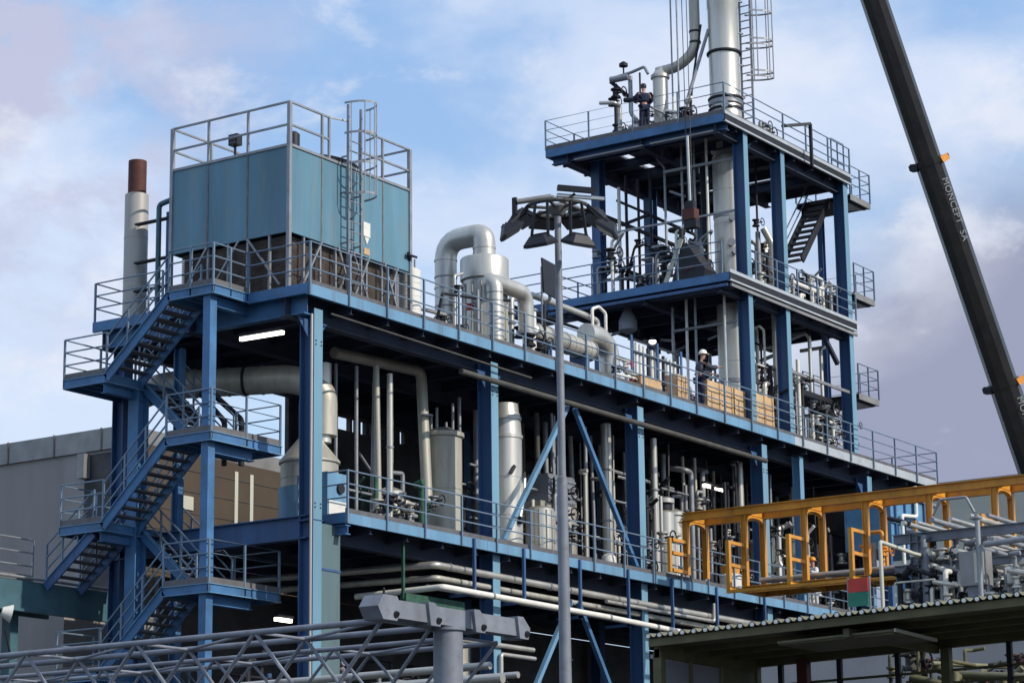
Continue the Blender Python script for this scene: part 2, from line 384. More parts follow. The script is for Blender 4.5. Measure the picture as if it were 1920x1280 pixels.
flight(sx, XI1, XR-0.1, YF1, ZL[5], YF0, ZL[5]-1.9)
flight(sx, XO+0.1, XI0+0.1, 6.1, ZL[3]-0.12, 7.75, 10.35, m='blue')
for k in (0, 2, 4):
    if k == 0: guard(sx, [(XO, YF0, ZL[0]), (XO, YN, ZL[0]), (0.0, YN, ZL[0])], 'rail', step=0.8, drop=0.2, pr=0.022)
    else: guard(sx, [(XO, YF0, ZL[k]), (XO, YN, ZL[k]), (XR, YN, ZL[k]), (XR, YF0, ZL[k])], 'rail', step=1.3, drop=0.2, pr=0.022)
for k in (1, 3, 5):
    guard(sx, [(XO, YF1, ZL[k]), (XO, YL, ZL[k]), (XR, YL, ZL[k])], 'rail', step=1.5, drop=0.2, pr=0.022)
MB().box(-1.28, 2.18, 0, -1.02, 2.42, ZL[0]-0.2).build('column', 'stair', sx)
MB().icol(0.0, 5.75, 0, ZL[1]-0.25, 0.36, 0.42, 0.03, face='x').build('column', 'stair', sx)
MB().icol(1.0, 5.2, 0, 16.7, 0.22, 0.22, 0.02).build('column', 'stair', sx)
for z in ZL[1::2]: MB().ibeam('x', -1.3, 1.3, 5.8, z-0.5, z-0.25, 0.2, 0.02).build('beam', 'stair', sx)
for z in ZL[::2]: MB().ibeam('x', -1.2, 0.6, 2.32, z-0.5, z-0.25, 0.2, 0.02).build('beam', 'stair', sx)

# ================================================================== upper process tower frame
tw = thing('process_tower', 'tall blue steel tower frame carrying platforms above the roof deck', 'steel tower', (28, 3.5, ZR))
TX0, TX1, TY1 = 22.42, 31.9, 7.25
# tower decks are made of plates with gaps that let daylight through
for z, nm in ((ZM, 'middle_platform'), (ZT, 'top_platform')):
    d = MB(); k = 0
    for i in range(6):
        for j in range(4):
            xa = TX0+0.08+i*(TX1-TX0-0.16)/6; xb = xa+(TX1-TX0-0.16)/6-0.02
            ya = 0.08+j*(TY1-0.16)/4; yb = ya+(TY1-0.16)/4-0.02
            if z == ZT and (i, j) in ((1, 1), (2, 1), (3, 2), (4, 1), (4, 2)):
                d.box(xa, ya, z-0.09, xb-0.55, yb, z-0.03)
            elif z == ZT and (i, j) in ((2, 2), (1, 2)):
                d.box(xa, ya, z-0.09, xb, yb-0.4, z-0.03)
            else: d.box(xa, ya, z-0.09, xb, yb, z-0.03)
    d.build(nm, 'soffit' if z == ZM else 'grate', tw)
    channel('y', 0.0, TY1, TX0, z-0.28, z+0.0, -1).build('edge_channel', 'stair', tw)
    channel('x', TX0, TX1, 0.0, z-0.24, z-0.02, -1).build('edge_channel', 'dark', tw)
    MB().box(TX0, -0.02, z-0.02, TX1, 0.0, z+0.1).build('toe_plate', 'palechan', tw)
    MB().box(TX0, -0.03, z-0.30, TX1, 0.05, z-0.24).build('lower_flange', 'palechan', tw)
    channel('x', TX0, TX1, TY1, z-0.28, z, 1).build('edge_channel', 'blue', tw)
    MB().ibeam('y', 0.1, TY1-0.1, TX0+0.35, z-0.5, z-0.1, 0.25).build('girder', 'blue' if z == ZT else 'soffit', tw)
    for y in (0.45, 3.4, 6.4): MB().ibeam('x', TX0+0.1, TX1-0.1, y, z-0.62, z-0.1, 0.25).build('girder', 'soffit', tw)
    for i in range(7):
        MB().ibeam('y', 0.1, TY1-0.1, TX0+1.0+i*1.4, z-0.4, z-0.1, 0.14, 0.015).build('cross_beam', 'soffit', tw)
# underside edge sheets of the top platform, paler than the deck
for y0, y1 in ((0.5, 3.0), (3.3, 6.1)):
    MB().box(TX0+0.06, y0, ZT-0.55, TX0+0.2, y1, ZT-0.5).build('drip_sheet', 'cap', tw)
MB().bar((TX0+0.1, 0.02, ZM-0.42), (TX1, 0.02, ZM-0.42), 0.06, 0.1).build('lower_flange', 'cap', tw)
MB().bar((TX0+0.02, 0.1, ZM-0.42), (TX0+0.02, TY1, ZM-0.42), 0.06, 0.1).build('lower_flange', 'blue', tw)
tcs = [(24.02, 0.3, 0.32, ZT-0.1), (26.72, 0.3, 0.3, ZT-0.1), (31.62, 0.3, 0.34, ZT-0.1)]
for x, y, w, zt in tcs:
    c = MB().icol(x, y+0.02, ZR+0.02, zt, w, 0.42, 0.03).build('column', 'blue', tw)
    MB().box(x-w/2+0.01, y-0.2, ZR+0.1, x+w/2-0.01, y-0.19, zt).build('sunlit_face', 'sunface', c)  # same pale plate, sunlight painted on the tower column front
    MB().box(x-w/2-0.08, y-0.24, ZR-0.015, x+w/2+0.08, y+0.3, ZR+0.03).build('base_plate', 'blue', c)
for x, y in ((24.05, 6.1), (31.4, 6.1), (28.0, 6.3)):
    MB().icol(x, y, ZR+0.02, ZT-0.1, 0.34, 0.42, 0.03, face='x').build('column', 'blue', tw)
MB().icol(33.2, 1.95, ZR+0.02, ZT-0.3, 0.2, 0.24, 0.02, face='x').build('column', 'blue', tw)
# knee braces and lattice braces
for z in (ZM, ZT):
    MB().bar((24.2, 0.4, z-0.95), (24.95, 0.4, z-0.35), 0.06, 0.06).build('knee_brace', 'sunface', tw)
    if z == ZM: MB().bar((31.4, 0.6, z-1.5), (30.2, 0.6, z-0.5), 0.14, 0.14).build('knee_brace', 'soffit', tw)
MB().bar((24.2, 6.1, ZM+3.4), (31.2, 6.1, ZM+3.4), 0.1, 0.12).build('tie_beam', 'dark', tw)
MB().bar((24.05, 0.6, ZM+2.6), (24.05, 6.0, ZM+2.6), 0.07, 0.07).build('tie_beam', 'galv', tw)
MB().bar((24.05, 0.6, ZT-1.1), (24.05, 3.4, ZT-1.1), 0.07, 0.09).build('tie_beam', 'galv', tw)
MB().bar((26.9, 0.2, ZR+2.35), (31.4, 0.2, ZR+2.35), 0.08, 0.1).build('tie_beam', 'cap', tw)
# tower guard rails
guard(tw, [(26.7, 0.02, ZT), (TX0+0.02, 0.02, ZT), (TX0+0.02, TY1, ZT), (TX1, TY1, ZT)], 'rail', step=1.75, toe=True, pr=0.021)
guard(tw, [(26.7, 0.02, ZT), (TX1, 0.02, ZT)], 'rail', step=1.65, toe=True, end_posts=(False, True), pr=0.021)
guard(tw, [(TX0+0.02, 0.3, ZM), (TX0+0.02, TY1+1.6, ZM)], 'rail', step=1.7, toe=False, pr=0.021)
guard(tw, [(24.3, 0.02, ZM), (TX1, 0.02, ZM)], 'rail', step=1.65, toe=False, pr=0.021)
guard(tw, [(TX0, TY1-0.05, ZM), (TX1, TY1-0.05, ZM)], 'rail', step=1.9, toe=False, pr=0.021)
MB().box(TX0, TY1, ZM-0.28, 24.4, TY1+1.7, ZM).build('side_platform', 'blue', tw)
# end balconies with the internal stairs
for z in (27.45, 23.72, 19.95):
    b = MB().box(31.95, 0.1, z-0.06, 33.6, 2.3, z-0.02).build('balcony', 'grate', tw)
    channel('x', 31.95, 33.62, 0.06, z-0.22, z+0.01, -1).build('edge_channel', 'cap', b)
    MB().prism([(31.95, z-0.24), (33.55, z-0.24), (31.95, z-0.62)], 'y', 0.2, 0.3).build('bracket', 'dark', b)
    MB().prism([(31.95, z-0.24), (33.55, z-0.24), (31.95, z-0.62)], 'y', 2.0, 2.1).build('bracket', 'dark', b)
    MB().box(31.97, 0.12, z-0.21, 33.6, 2.3, z-0.1).build('deck_frame', 'dark', b)
    guard(tw, [(31.95, 0.06, z), (33.6, 0.06, z), (33.6, 2.3, z), (31.95, 2.3, z)], 'rail', step=0.85, toe=False, pr=0.02)
def xflight(parent, xa, za, xb, zb, y0, y1, m='blue'):
    fl = sub('stair_flight', parent)
    for y in (y0, y1): MB().bar((xa, y, za), (xb, y, zb), 0.06, 0.28).build('stringer', m, fl)
    n = max(3, int(abs(za-zb)/0.26))
    for i in range(n+1):
        t = i/n; x = xa+(xb-xa)*t; z = za+(zb-za)*t
        MB().box(x-0.14, y0+0.03, z-0.02, x+0.14, y1-0.03, z+0.03).build('tread', 'grate', fl)
    g = MB()
    for lv in (0.9, 0.5): g.bar((xa, y1, za+lv), (xb, y1, zb+lv), 0.035, 0.035)
    g.build('guard_rail', 'rail', parent)
    return fl
xflight(tw, 29.5, 24.55, 31.9, 27.3, 0.9, 1.7, 'dark')
xflight(tw, 29.7, 21.9, 31.9, 23.7, 0.9, 1.7, 'dark')
MB().bar((29.0, 0.9, 19.6), (31.9, 0.9, 19.6), 0.08, 0.22).bar((29.0, 2.3, 19.6), (31.9, 2.3, 19.6), 0.08, 0.22).box(29.0, 0.9, 19.68, 31.95, 2.3, 19.74).build('inner_landing', 'dark', tw)
MB().bar((29.0, 0.9, 23.5), (31.9, 0.9, 23.5), 0.08, 0.22).bar((29.0, 2.3, 23.5), (31.9, 2.3, 23.5), 0.08, 0.22).box(29.9, 0.9, 23.58, 31.95, 2.3, 23.64).build('inner_landing', 'dark', tw)

# ================================================================== cooling tower on the roof
ct = thing('cooling_tower', 'large blue panelled cooling tower with railed top and caged ladder on the roof', 'cooling tower', (2.7, 2.7, ZR))
X0, X1, Y0, Y1 = 0.08, 5.38, 0.72, 4.78
ZB, ZP, ZQ, ZH = 17.66, 19.05, 21.38, 22.58
jy = [Y0, 2.13, 3.5, Y1]; jx = [X0, 1.44, 2.75, 4.14, X1]
for a, b in zip(jy, jy[1:]): MB().box(X0, a+0.02, ZP, X0+0.06, b-0.02, ZQ).build('side_panel', 'panel', ct)
for a, b in zip(jx, jx[1:]): MB().box(a+0.02, Y0, ZP, b-0.02, Y0+0.06, ZQ).build('side_panel', 'panel', ct)
MB().box(X1-0.06, Y0+0.02, ZP, X1, Y1-0.02, ZQ).build('side_panel', 'panel', ct)
MB().box(X0+0.02, Y1-0.06, ZP, X1-0.02, Y1, ZQ).build('side_panel', 'panel', ct)
for y in jy[1:-1]: MB().box(X0-0.015, y-0.022, ZP-0.05, X0+0.02, y+0.022, ZQ+0.02).build('panel_joint', 'joint', ct)
for x in jx[1:-1]: MB().box(x-0.022, Y0-0.015, ZP-0.05, x+0.022, Y0+0.02, ZQ+0.02).build('panel_joint', 'joint', ct)
MB().box(X0+0.05, Y0+0.05, ZQ-0.1, X1-0.05, Y1-0.05, ZQ-0.02).build('top_deck', 'galv', ct)
tr = MB()
for x in (X0, X1): tr.bar((x, Y0, ZQ+0.02), (x, Y1, ZQ+0.02), 0.07, 0.07)
for y in (Y0, Y1): tr.bar((X0, y, ZQ+0.021), (X1, y, ZQ+0.021), 0.07, 0.072)
tr.build('top_trim', 'galv', ct)
for x in (X0, X1):
    for y in (Y0, Y1): MB().box(x-0.05, y-0.05, ZB-0.1, x+0.05, y+0.05, ZH).build('corner_post', 'galv', ct)
# louvred base
lb = MB()
for k in range(24):
    z = ZB+0.03+k*0.057
    lb.bar((X0+0.2, Y0+0.25, z), (X1-0.2, Y0+0.25, z), 0.07, 0.03, up=(0, -0.5, 0.8))
    lb.bar((X0+0.25, Y0+0.2, z), (X0+0.25, Y1-0.2, z), 0.07, 0.03, up=(-0.5, 0, 0.8))
lb.build('louvre', 'louvre', ct)
MB().box(X0+0.26, Y0+0.26, ZB-0.08, X1-0.26, Y1-0.26, ZP).build('fill_pack', 'louvre', ct)
for x in (0.75, 1.44, 2.1, 2.75, 3.45, 4.14, 4.75): MB().box(x-0.03, Y0+0.02, ZB-0.1, x+0.03, Y0+0.09, ZP).build('base_post', 'galv', ct)
for y in (1.4, 2.13, 2.8, 3.5, 4.1): MB().box(X0+0.02, y-0.03, ZB-0.1, X0+0.09, y+0.03, ZP).build('base_post', 'galv', ct)
for a, b in ((0.6, 1.44), (2.1, 2.75), (2.75, 3.5), (4.14, 4.8)):
    MB().bar((a, Y0-0.02, ZB), (b, Y0-0.02, ZP), 0.04, 0.05).build('brace', 'galv', ct)
    if a > 2: MB().bar((b, Y0-0.06, ZB), (a, Y0-0.06, ZP), 0.04, 0.05).build('brace', 'galv', ct)
for a, b in ((1.0, 2.1), (3.5, 2.4), (4.5, 3.5)):
    MB().bar((X0-0.02, a, ZB), (X0-0.02, b, ZP), 0.04, 0.05).build('brace', 'galv', ct)
def simple_rail(p, q, posts, z0, hs, parent, m='galv', pr=0.026):
    b = MB(); p = Vector(p); q = Vector(q)
    for h in hs: b.bar(p+Vector((0, 0, h)), q+Vector((0, 0, h)), 0.05, 0.05)
    gd = b.build('guard_rail', m, parent)
    for t in posts:
        c = p+(q-p)*t; MB().box(c.x-0.03, c.y-0.03, c.z+0.02, c.x+0.03, c.y+0.03, c.z+hs[0]+0.02).build('post', m, gd)
H = (ZH-ZQ, 0.58)
simple_rail((X0, Y0, ZQ), (X0, Y1, ZQ), [(y-Y0)/(Y1-Y0) for y in jy[1:-1]], 0, H, ct)
simple_rail((X0, Y1, ZQ), (X1, Y1, ZQ), [0.3, 0.55, 0.8], 0, H, ct)
simple_rail((X1, Y0, ZQ), (X1, Y1, ZQ), [0.5], 0, H, ct)
simple_rail((X0, Y0, ZQ), (1.75, Y0, ZQ), [0.82, 1.0], 0, H, ct)
simple_rail((3.1, Y0, ZQ), (X1, Y0, ZQ), [0.0, 0.45], 0, H, ct)
prof = [(1.62, 0.0), (1.55, 0.25), (1.62, 0.42), (1.5, 0.42), (1.45, 0.22), (1.5, 0.02)]
MB().lathe((3.1, 2.75, ZQ), prof, 36).build('fan_cowl', 'black', ct, smooth=True)
MB().lathe((1.9, 3.6, ZQ), [(1.0, 0), (1.0, 0.3), (0.85, 0.36)], 30).build('fan_cowl', 'alu_d', ct, smooth=True)
MB().lathe((1.75, 1.95, ZQ), [(0.1, 0), (0.18, 0.1), (0.18, 0.95), (0.1, 1.02)], 16).build('fan_motor', 'black', ct, smooth=True)
fl_ = MB().box(0.2, 2.62, ZQ+0.42, 0.42, 2.92, ZQ+0.72).bar((0.31, 2.77, ZQ), (0.31, 2.77, ZQ+0.45), 0.05, 0.05).build('floodlight', 'black', ct)
MB().box(0.19, 2.66, ZQ+0.46, 0.2, 2.88, ZQ+0.68).build('lens', 'glass', fl_)
MB().box(3.25, Y0-0.02, 19.62, 3.55, Y0-0.008, 20.02).build('sign_plate', 'white', ct)
MB().prism([(3.3, 19.6), (3.5, 19.6), (3.4, 19.4)], 'y', Y0-0.02, Y0-0.008).build('arrow_sign', 'white', ct)
MB().box(3.28, Y0-0.02, 19.12, 3.52, Y0-0.008, 19.3).build('sign_plate', 'wood', ct)
MB().tube((X1+0.02, Y0, 18.3), (X1+0.02, Y0, 19.35), 0.05).tube((X1+0.02, Y0, 19.35), (X1-0.2, Y0-0.1, 19.55), 0.05).tube((X1-0.25, Y0-0.12, 19.48), (X1+0.25, Y0-0.05, 19.52), 0.035).build('float_valve', 'dark', ct, smooth=True)

def caged_ladder(parent, cx, cy, z0, z1, zc0, out=(0, -1), w=0.42, r=0.38, m='galv', hoop=0.85, name='ladder'):
    """ladder whose cage bulges towards out; z0..z1 stringers, cage from zc0"""
    o = Vector((out[0], out[1], 0)); s_ = Vector((-out[1], out[0], 0)); c = Vector((cx, cy, 0))
    b = MB()
    for sg in (-1, 1):
        p = c+s_*sg*w/2; b.bar((p.x, p.y, z0), (p.x, p.y, z1), 0.045, 0.07)
    z = z0+0.2
    while z < z1-0.9: 
        p = c-s_*w/2; q = c+s_*w/2; b.bar((p.x, p.y, z), (q.x, q.y, z), 0.025, 0.025); z += 0.28
    lad = b.build(name, m, parent)
    cg = MB(); hs = []; z = zc0
    while z <= z1-0.05: hs.append(z); z += hoop
    hs.append(z1)
    def pt(t, z):
        v = c+s_*math.cos(t)*r+o*(math.sin(t)*r*1.55); return Vector((v.x, v.y, z))
    for z in hs:
        pp = [pt(math.pi*k/10, z) for k in range(11)]
        for p, q in zip(pp, pp[1:]): cg.bar(p, q, 0.012, 0.055)
    for k in (1, 3, 5, 7, 9):
        t = math.pi*k/10; cg.bar(pt(t, hs[0]), pt(t, hs[-1]), 0.04, 0.012)
    cg.build('safety_cage', m, lad)
    return lad
caged_ladder(ct, 2.58, 0.5, ZR+0.1, 23.05, 20.5, w=0.56, r=0.44)
for z in (19.2, 20.6, 21.6):
    for x in (2.3, 2.86): MB().bar((x, 0.5, z), (x, 0.72, z), 0.04, 0.04).build('ladder_bracket', 'galv', ct)
for x in (2.3, 2.86): MB().bar((x, 0.52, 22.58), (x+(-0.55 if x < 2.5 else 0.3), 0.72, 22.58), 0.04, 0.04).build('ladder_bracket', 'galv', ct)

# ================================================================== stack and pipes at the left end
ex = thing('exhaust_stack', 'pale round exhaust stack with red-brown tip beside the blue cooling tower', 'chimney', (1.0, 6.9, ZR))
p = rings([], ZR-ZR, 3.75, 0.33, 1.35, 0.006, 0.03); MB().lathe((1.0, 6.9, ZR), p+[(0.26, 3.78)], 28).build('stack_body', 'stack', ex, smooth=True)
MB().lathe((1.0, 6.9, ZR+3.78), [(0.255, 0), (0.255, 0.95), (0.235, 0.95), (0.235, 0.5)], 28).build('stack_tip', 'rust', ex, smooth=True)
MB().box(0.5, 6.4, ZR-0.02, 1.5, 7.3, ZR+0.06).build('base_plate', 'blue', ex)
dp = thing('overflow_pipe', 'dark blue twin pipe rising between pale stack and cooling tower', 'pipe', (0.65, 5.7, ZR))
MB().pipe([(0.65, 5.75, ZR), (0.65, 5.75, 20.75), (0.65, 5.1, 20.85), (0.9, 4.75, 20.7)], 0.075).build('pipe', 'teal', dp, smooth=True)
MB().pipe([(0.7, 5.45, ZR), (0.7, 5.45, 20.5)], 0.06).build('pipe', 'blue', dp, smooth=True)
for z in (18.4, 19.2, 20.3): MB().box(0.6, 5.38, z, 0.76, 6.6, z+0.05).build('pipe_bracket', 'dark', dp)

# ================================================================== roof-top vessels
t = thing('storage_tank', 'small off-white upright tank just right of the cooling tower', 'tank', (5.75, 1.0, ZR))
MB().lathe((5.75, 1.0, ZR), rings([], 0.15, 1.65, 0.31, 0.4, 0.008, 0.03)+[(0.2, 1.72)], 24).build('tank_shell', 'white', t, smooth=True)
MB().lathe((5.75, 1.0, ZR), [(0.34, 0), (0.34, 0.14)], 24).build('base_ring', 'dark', t, smooth=True)
b = MB()
for k in range(3): a = k*2.1+0.4; b.tube((5.75+0.2*math.cos(a), 1.0+0.2*math.sin(a), ZR+1.7), (5.75+0.2*math.cos(a), 1.0+0.2*math.sin(a), ZR+1.95), 0.03)
b.build('nozzle', 'galv', t, smooth=True)

v = thing('scrubber_vessel', 'big silver clad vessel with drum collar and overhead bend on the roof', 'process vessel', (10.16, 1.5, ZR))
MB().lathe((10.16, 1.5, ZR), rings([(0.6, 0.0)], 0.05, 2.35, 0.64, 1.1, 0.01, 0.05)+[(0.64, 2.36)], 36).build('vessel_shell', 'alu', v, smooth=True)
MB().lathe((10.16, 1.5, ZR), [(0.66, 2.3), (0.72, 2.34), (0.72, 2.95), (0.69, 3.0), (0.3, 3.12)], 36).build('collar', 'alu', v, smooth=True)
MB().lathe((10.16, 1.5, ZR), [(0.34, 3.08), (0.34, 3.2), (0.31, 3.21), (0.31, 3.3), (0.345, 3.31), (0.345, 3.38)], 28).build('neck', 'alu', v, smooth=True)
MB().pipe([(10.16, 1.5, ZR+3.2), (10.16, 1.5, ZR+3.78), (10.16, 2.9, ZR+3.78), (10.16, 2.9, ZR+0.1)], 0.33, bend=0.62, n=20).build('overhead_bend', 'alu', v, smooth=True)
for z in (ZR+3.15, ZR+2.3): MB().lathe((10.16, 2.9, z), [(0.35, 0), (0.35, 0.06)], 24).build('flange', 'alu', v, smooth=True)
b = MB()
for k in range(14):
    a = k*2*math.pi/14; b.box(10.16+0.655*math.cos(a)-0.02, 1.5+0.655*math.sin(a)-0.02, ZR+0.1, 10.16+0.655*math.cos(a)+0.02, 1.5+0.655*math.sin(a)+0.02, ZR+2.2)
b.build('cladding_rib', 'alu_d', v)
MB().box(9.5, 0.9, ZR-0.01, 10.8, 2.1, ZR+0.05).build('base_plate', 'dark', v)

t = thing('return_pipe', 'silver banded pipe rising in front of big vessel and bending right', 'pipe', (9.3, 0.55, ZR))
MB().pipe([(9.3, 0.55, ZR), (9.3, 0.55, 19.45), (9.3, 0.75, 19.62), (11.2, 0.75, 19.62), (11.3, 0.8, 18.5)], 0.24, bend=0.4, n=18).build('pipe', 'alu', t, smooth=True)
for z in (17.9, 18.25, 18.6, 18.95, 19.2): MB().lathe((9.3, 0.55, z), [(0.252, 0), (0.252, 0.03)], 18).build('cladding_band', 'galv', t, smooth=True)
MB().lathe((11.3, 0.8, 18.38), [(0.3, 0), (0.3, 0.1)], 20).build('flange', 'galv', t, smooth=True)

hv = thing('heat_exchanger', 'long silver horizontal vessel lying along roof edge behind the lamp mast', 'heat exchanger', (14.3, 1.3, ZR))
MB().tube((12.3, 1.3, 18.72), (15.6, 1.3, 18.72), 0.31, 24).build('vessel_shell', 'alu_d', hv, smooth=True)
for x in (12.3, 13.1, 14.0, 14.9, 15.55): MB().tube((x, 1.3, 18.72), (x+0.06, 1.3, 18.72), 0.335, 24).build('flange', 'galv', hv, smooth=True)
MB().tube((12.0, 1.3, 18.72), (12.3, 1.3, 18.72), 0.12, 20, 0.31).build('end_cone', 'alu', hv, smooth=True)
MB().pipe([(15.4, 1.3, 19.25), (16.2, 1.3, 19.3), (16.75, 1.3, 18.95), (16.78, 1.3, 17.8)], 0.33, bend=0.5, n=20).build('outlet_bend', 'alu', hv, smooth=True)
for x in (12.9, 15.0): MB().box(x-0.1, 1.0, ZR, x+0.1, 1.6, 18.5).build('saddle', 'blue', hv)
def bands(parent, segs, r, step=0.7, m='galv'):
    for p, q in segs:
        p = Vector(p); q = Vector(q); d = (q-p); n = max(1, int(d.length/step)); u = d.normalized()
        for i in range(n):
            c = p+d*(i+0.5)/n; MB().tube(c-u*0.02, c+u*0.02, r+0.012, 20).build('cladding_band', m, parent, smooth=True)
def valve(parent, x, y, z, r=0.09, m='dark', wheel='dark'):
    b = MB().lathe((x, y, z-r*1.4), [(r*1.5, 0), (r*1.5, r*0.4), (r*0.9, r*0.9), (r*0.9, r*2), (r*1.5, r*2.4), (r*1.5, r*2.8)], 12)
    vv = b.build('valve', m, parent, smooth=True)
    w = MB().tube((x, y, z), (x, y-r*3, z), r*0.3, 8)
    for i in range(10):
        a, c = i*math.pi/5, (i+1)*math.pi/5
        w.tube((x+r*1.5*math.cos(a), y-r*3, z+r*1.5*math.sin(a)), (x+r*1.5*math.cos(c), y-r*3, z+r*1.5*math.sin(c)), r*0.2, 6)
    w.build('hand_wheel', wheel, vv)
    return vv
def pipework(name, label, base, pipes, valves=(), m='alu', flanges=(), group=None, cat='pipework'):
    t = thing(name, label, cat, base, group)
    for pts, r, *mm in pipes: MB().pipe(pts, r, n=10).build('pipe', mm[0] if mm else m, t, smooth=True)
    for x, y, z, r in flanges: MB().lathe((x, y, z), [(r, 0), (r, 0.05)], 14).build('flange', 'galv', t, smooth=True)
    for q in valves: valve(t, *q)
    return t
pipework('valve_station', 'tangle of small pipes and red valve wheel by the bent vessel end', (17.0, 0.7, ZR),
         [([(15.9, 0.6, ZR), (15.9, 0.6, 18.5), (16.6, 0.6, 18.5), (16.6, 0.6, ZR)], 0.05), ([(16.1, 0.8, ZR), (16.1, 0.8, 18.3), (17.3, 0.8, 18.3), (17.3, 0.8, ZR)], 0.06),
          ([(16.3, 0.5, 18.1), (17.6, 0.5, 18.1), (17.6, 0.5, ZR)], 0.04), ([(15.6, 0.4, 17.9), (17.0, 0.4, 17.95)], 0.045, 'white')],
         [(16.4, 0.5, 18.35, 0.08, 'white', 'red'), (15.9, 0.6, 18.1, 0.07), (17.3, 0.8, 17.95, 0.08, 'white'), (16.7, 0.45, 17.85, 0.06, 'red')])
pipework('valve_station', 'dark valves and small pipes between big vessel and horizontal vessel', (11.6, 1.2, ZR),
         [([(11.3, 0.8, 18.4), (11.3, 0.8, ZR)], 0.12), ([(11.7, 1.6, ZR), (11.7, 1.6, 19.7), (12.5, 1.6, 19.8), (12.5, 1.6, 18.9)], 0.09), ([(12.1, 1.1, ZR), (12.1, 1.1, 19.3)], 0.11, 'white'),
          ([(12.6, 1.0, ZR), (12.6, 1.0, 19.6), (12.9, 1.0, 19.8)], 0.05, 'dark')],
         [(11.3, 0.7, 18.2, 0.13), (11.7, 1.3, 18.6, 0.12), (12.3, 0.9, 18.3, 0.1), (12.0, 0.8, 17.95, 0.1)], flanges=[(12.1, 1.1, 19.3, 0.16), (11.7, 1.6, 19.2, 0.14), (11.7, 1.6, 18.9, 0.14)])
pipework('valve_station', 'slim instrument pipes between white tank and big vessel', (7.6, 1.2, ZR),
         [([(6.9, 1.0, ZR), (6.9, 0.7, 18.75), (9.15, 0.7, 19.0), (9.6, 0.2, 19.0)], 0.045, 'dark'), ([(8.2, 1.2, ZR), (8.2, 1.2, 19.6), (8.6, 1.2, 19.75)], 0.045), ([(6.4, 1.4, 18.0), (8.4, 1.4, 18.05)], 0.05),
          ([(6.6, 1.3, 18.35), (7.9, 1.3, 18.4), (7.9, 1.3, ZR)], 0.06), ([(8.5, 0.6, ZR), (8.5, 0.6, 19.15)], 0.05, 'galv')],
         [(8.2, 1.1, 19.2, 0.07), (7.3, 1.0, 18.1, 0.08), (8.5, 0.9, 18.7, 0.06, 'red'), (6.9, 1.2, 17.95, 0.1), (8.0, 0.9, 17.95, 0.08)])
pipework('overhead_line', 'pale pipe crossing above horizontal vessel under the middle platform', (15, 2.2, ZR),
         [([(13.3, 2.0, ZR), (13.3, 2.0, 20.2), (16.4, 2.0, 20.15), (17.2, 2.0, 20.1), (17.2, 2.0, 19.2), (17.2, 1.4, 18.9)], 0.1), ([(13.2, 2.6, 19.9), (17.0, 2.6, 19.9)], 0.05, 'dark'),
          ([(16.6, 1.8, 19.6), (16.6, 1.8, 20.35), (17.0, 1.8, 20.5), (17.4, 1.8, 20.35), (17.4, 1.8, 19.4)], 0.05, 'white')])
random.seed(23)
def clutter(name, label, x0, x1, y0, y1, z0, zmax, n, mats, cat='pipework', big=0.07):
    pl = []; vl = []
    n = int(n*1.7)
    for i in range(n):
        x = x0+(x1-x0)*(i+0.5)/n; y = y0+random.random()*(y1-y0); zt = z0+zmax*(0.35+0.65*random.random())
        s = random.choice((-1, 1))
        pts = [(x, y, z0), (x, y, zt)]
        if random.random() < 0.7: pts += [(x+s*0.35, y, zt+0.02), (x+s*0.35, y+random.choice((-0.3, 0.6)), zt+0.3*random.random())]
        pl.append((pts, random.choice((0.04, 0.06, big, big*1.3)), random.choice(mats)))
        if random.random() < 0.75: vl.append((x, y-0.04, z0+0.3+random.random()*(zmax*0.65), random.choice((0.08, 0.1, 0.13)), random.choice(mats)))
    # a couple of headers
    for k in range(2):
        z = z0+zmax*(0.35+0.4*k); pl.append(([(x0, (y0+y1)/2, z), (x1, (y0+y1)/2, z)], 0.04, mats[0]))
    return pipework(name, label, ((x0+x1)/2, (y0+y1)/2, z0), pl, vl, cat=cat)
# upright tube bank beyond the valves
t = thing('tube_bank', 'row of white upright tubes in dark frame before the crates', 'tube rack', (18.6, 0.9, ZR))
for i in range(12):
    x = 17.5+i*0.24
    MB().tube((x, 0.9, ZR+0.05), (x, 0.9, 19.35-0.02*i), 0.055, 8).build('tube', 'white' if i % 4 else 'dark', t, smooth=True)
for z in (18.2, 18.95, 19.35): MB().box(17.35, 0.83, z, 20.4, 0.86, z+0.07).build('cross_rail', 'dark', t)
for x in (17.3, 18.9, 20.4): MB().box(x-0.05, 0.78, ZR, x+0.05, 0.82, 19.5).build('frame_post', 'blue', t)
tb = MB().box(15.55, 0.25, ZR+0.02, 17.2, 0.6, ZR+0.52)
tb = thing('crate', 'small beige box low at the deck edge below valves', 'crate', (17.0, 0.4, ZR), None)
MB().box(16.9, 0.25, ZR+0.03, 18.15, 0.6, ZR+0.5).build('crate_panel', 'wood', tb); MB().box(16.88, 0.23, ZR+0.5, 18.17, 0.62, ZR+0.53).build('lid', 'cream', tb)
# dark sheet panel standing left of the tower
t = thing('wind_screen', 'dark flat board leaning behind the lamp mast by the middle platform', 'board', (13.4, 1.2, ZR))
MB().prism([(13.0, 20.1), (14.05, 19.95), (13.95, 21.05), (12.9, 21.15)], 'y', 1.25, 1.3).build('board', 'black', t)
MB().bar((13.0, 1.34, ZR), (13.0, 1.34, 20.9), 0.05, 0.05).bar((13.9, 1.34, ZR), (13.9, 1.34, 20.9), 0.05, 0.05).build('frame', 'galv', t)

bands(v, [((10.16, 2.9, ZR+0.4), (10.16, 2.9, ZR+3.1))], 0.335, 0.8)
bands(hv, [((12.4, 1.3, 18.72), (15.5, 1.3, 18.72))], 0.315, 0.4, 'alu')
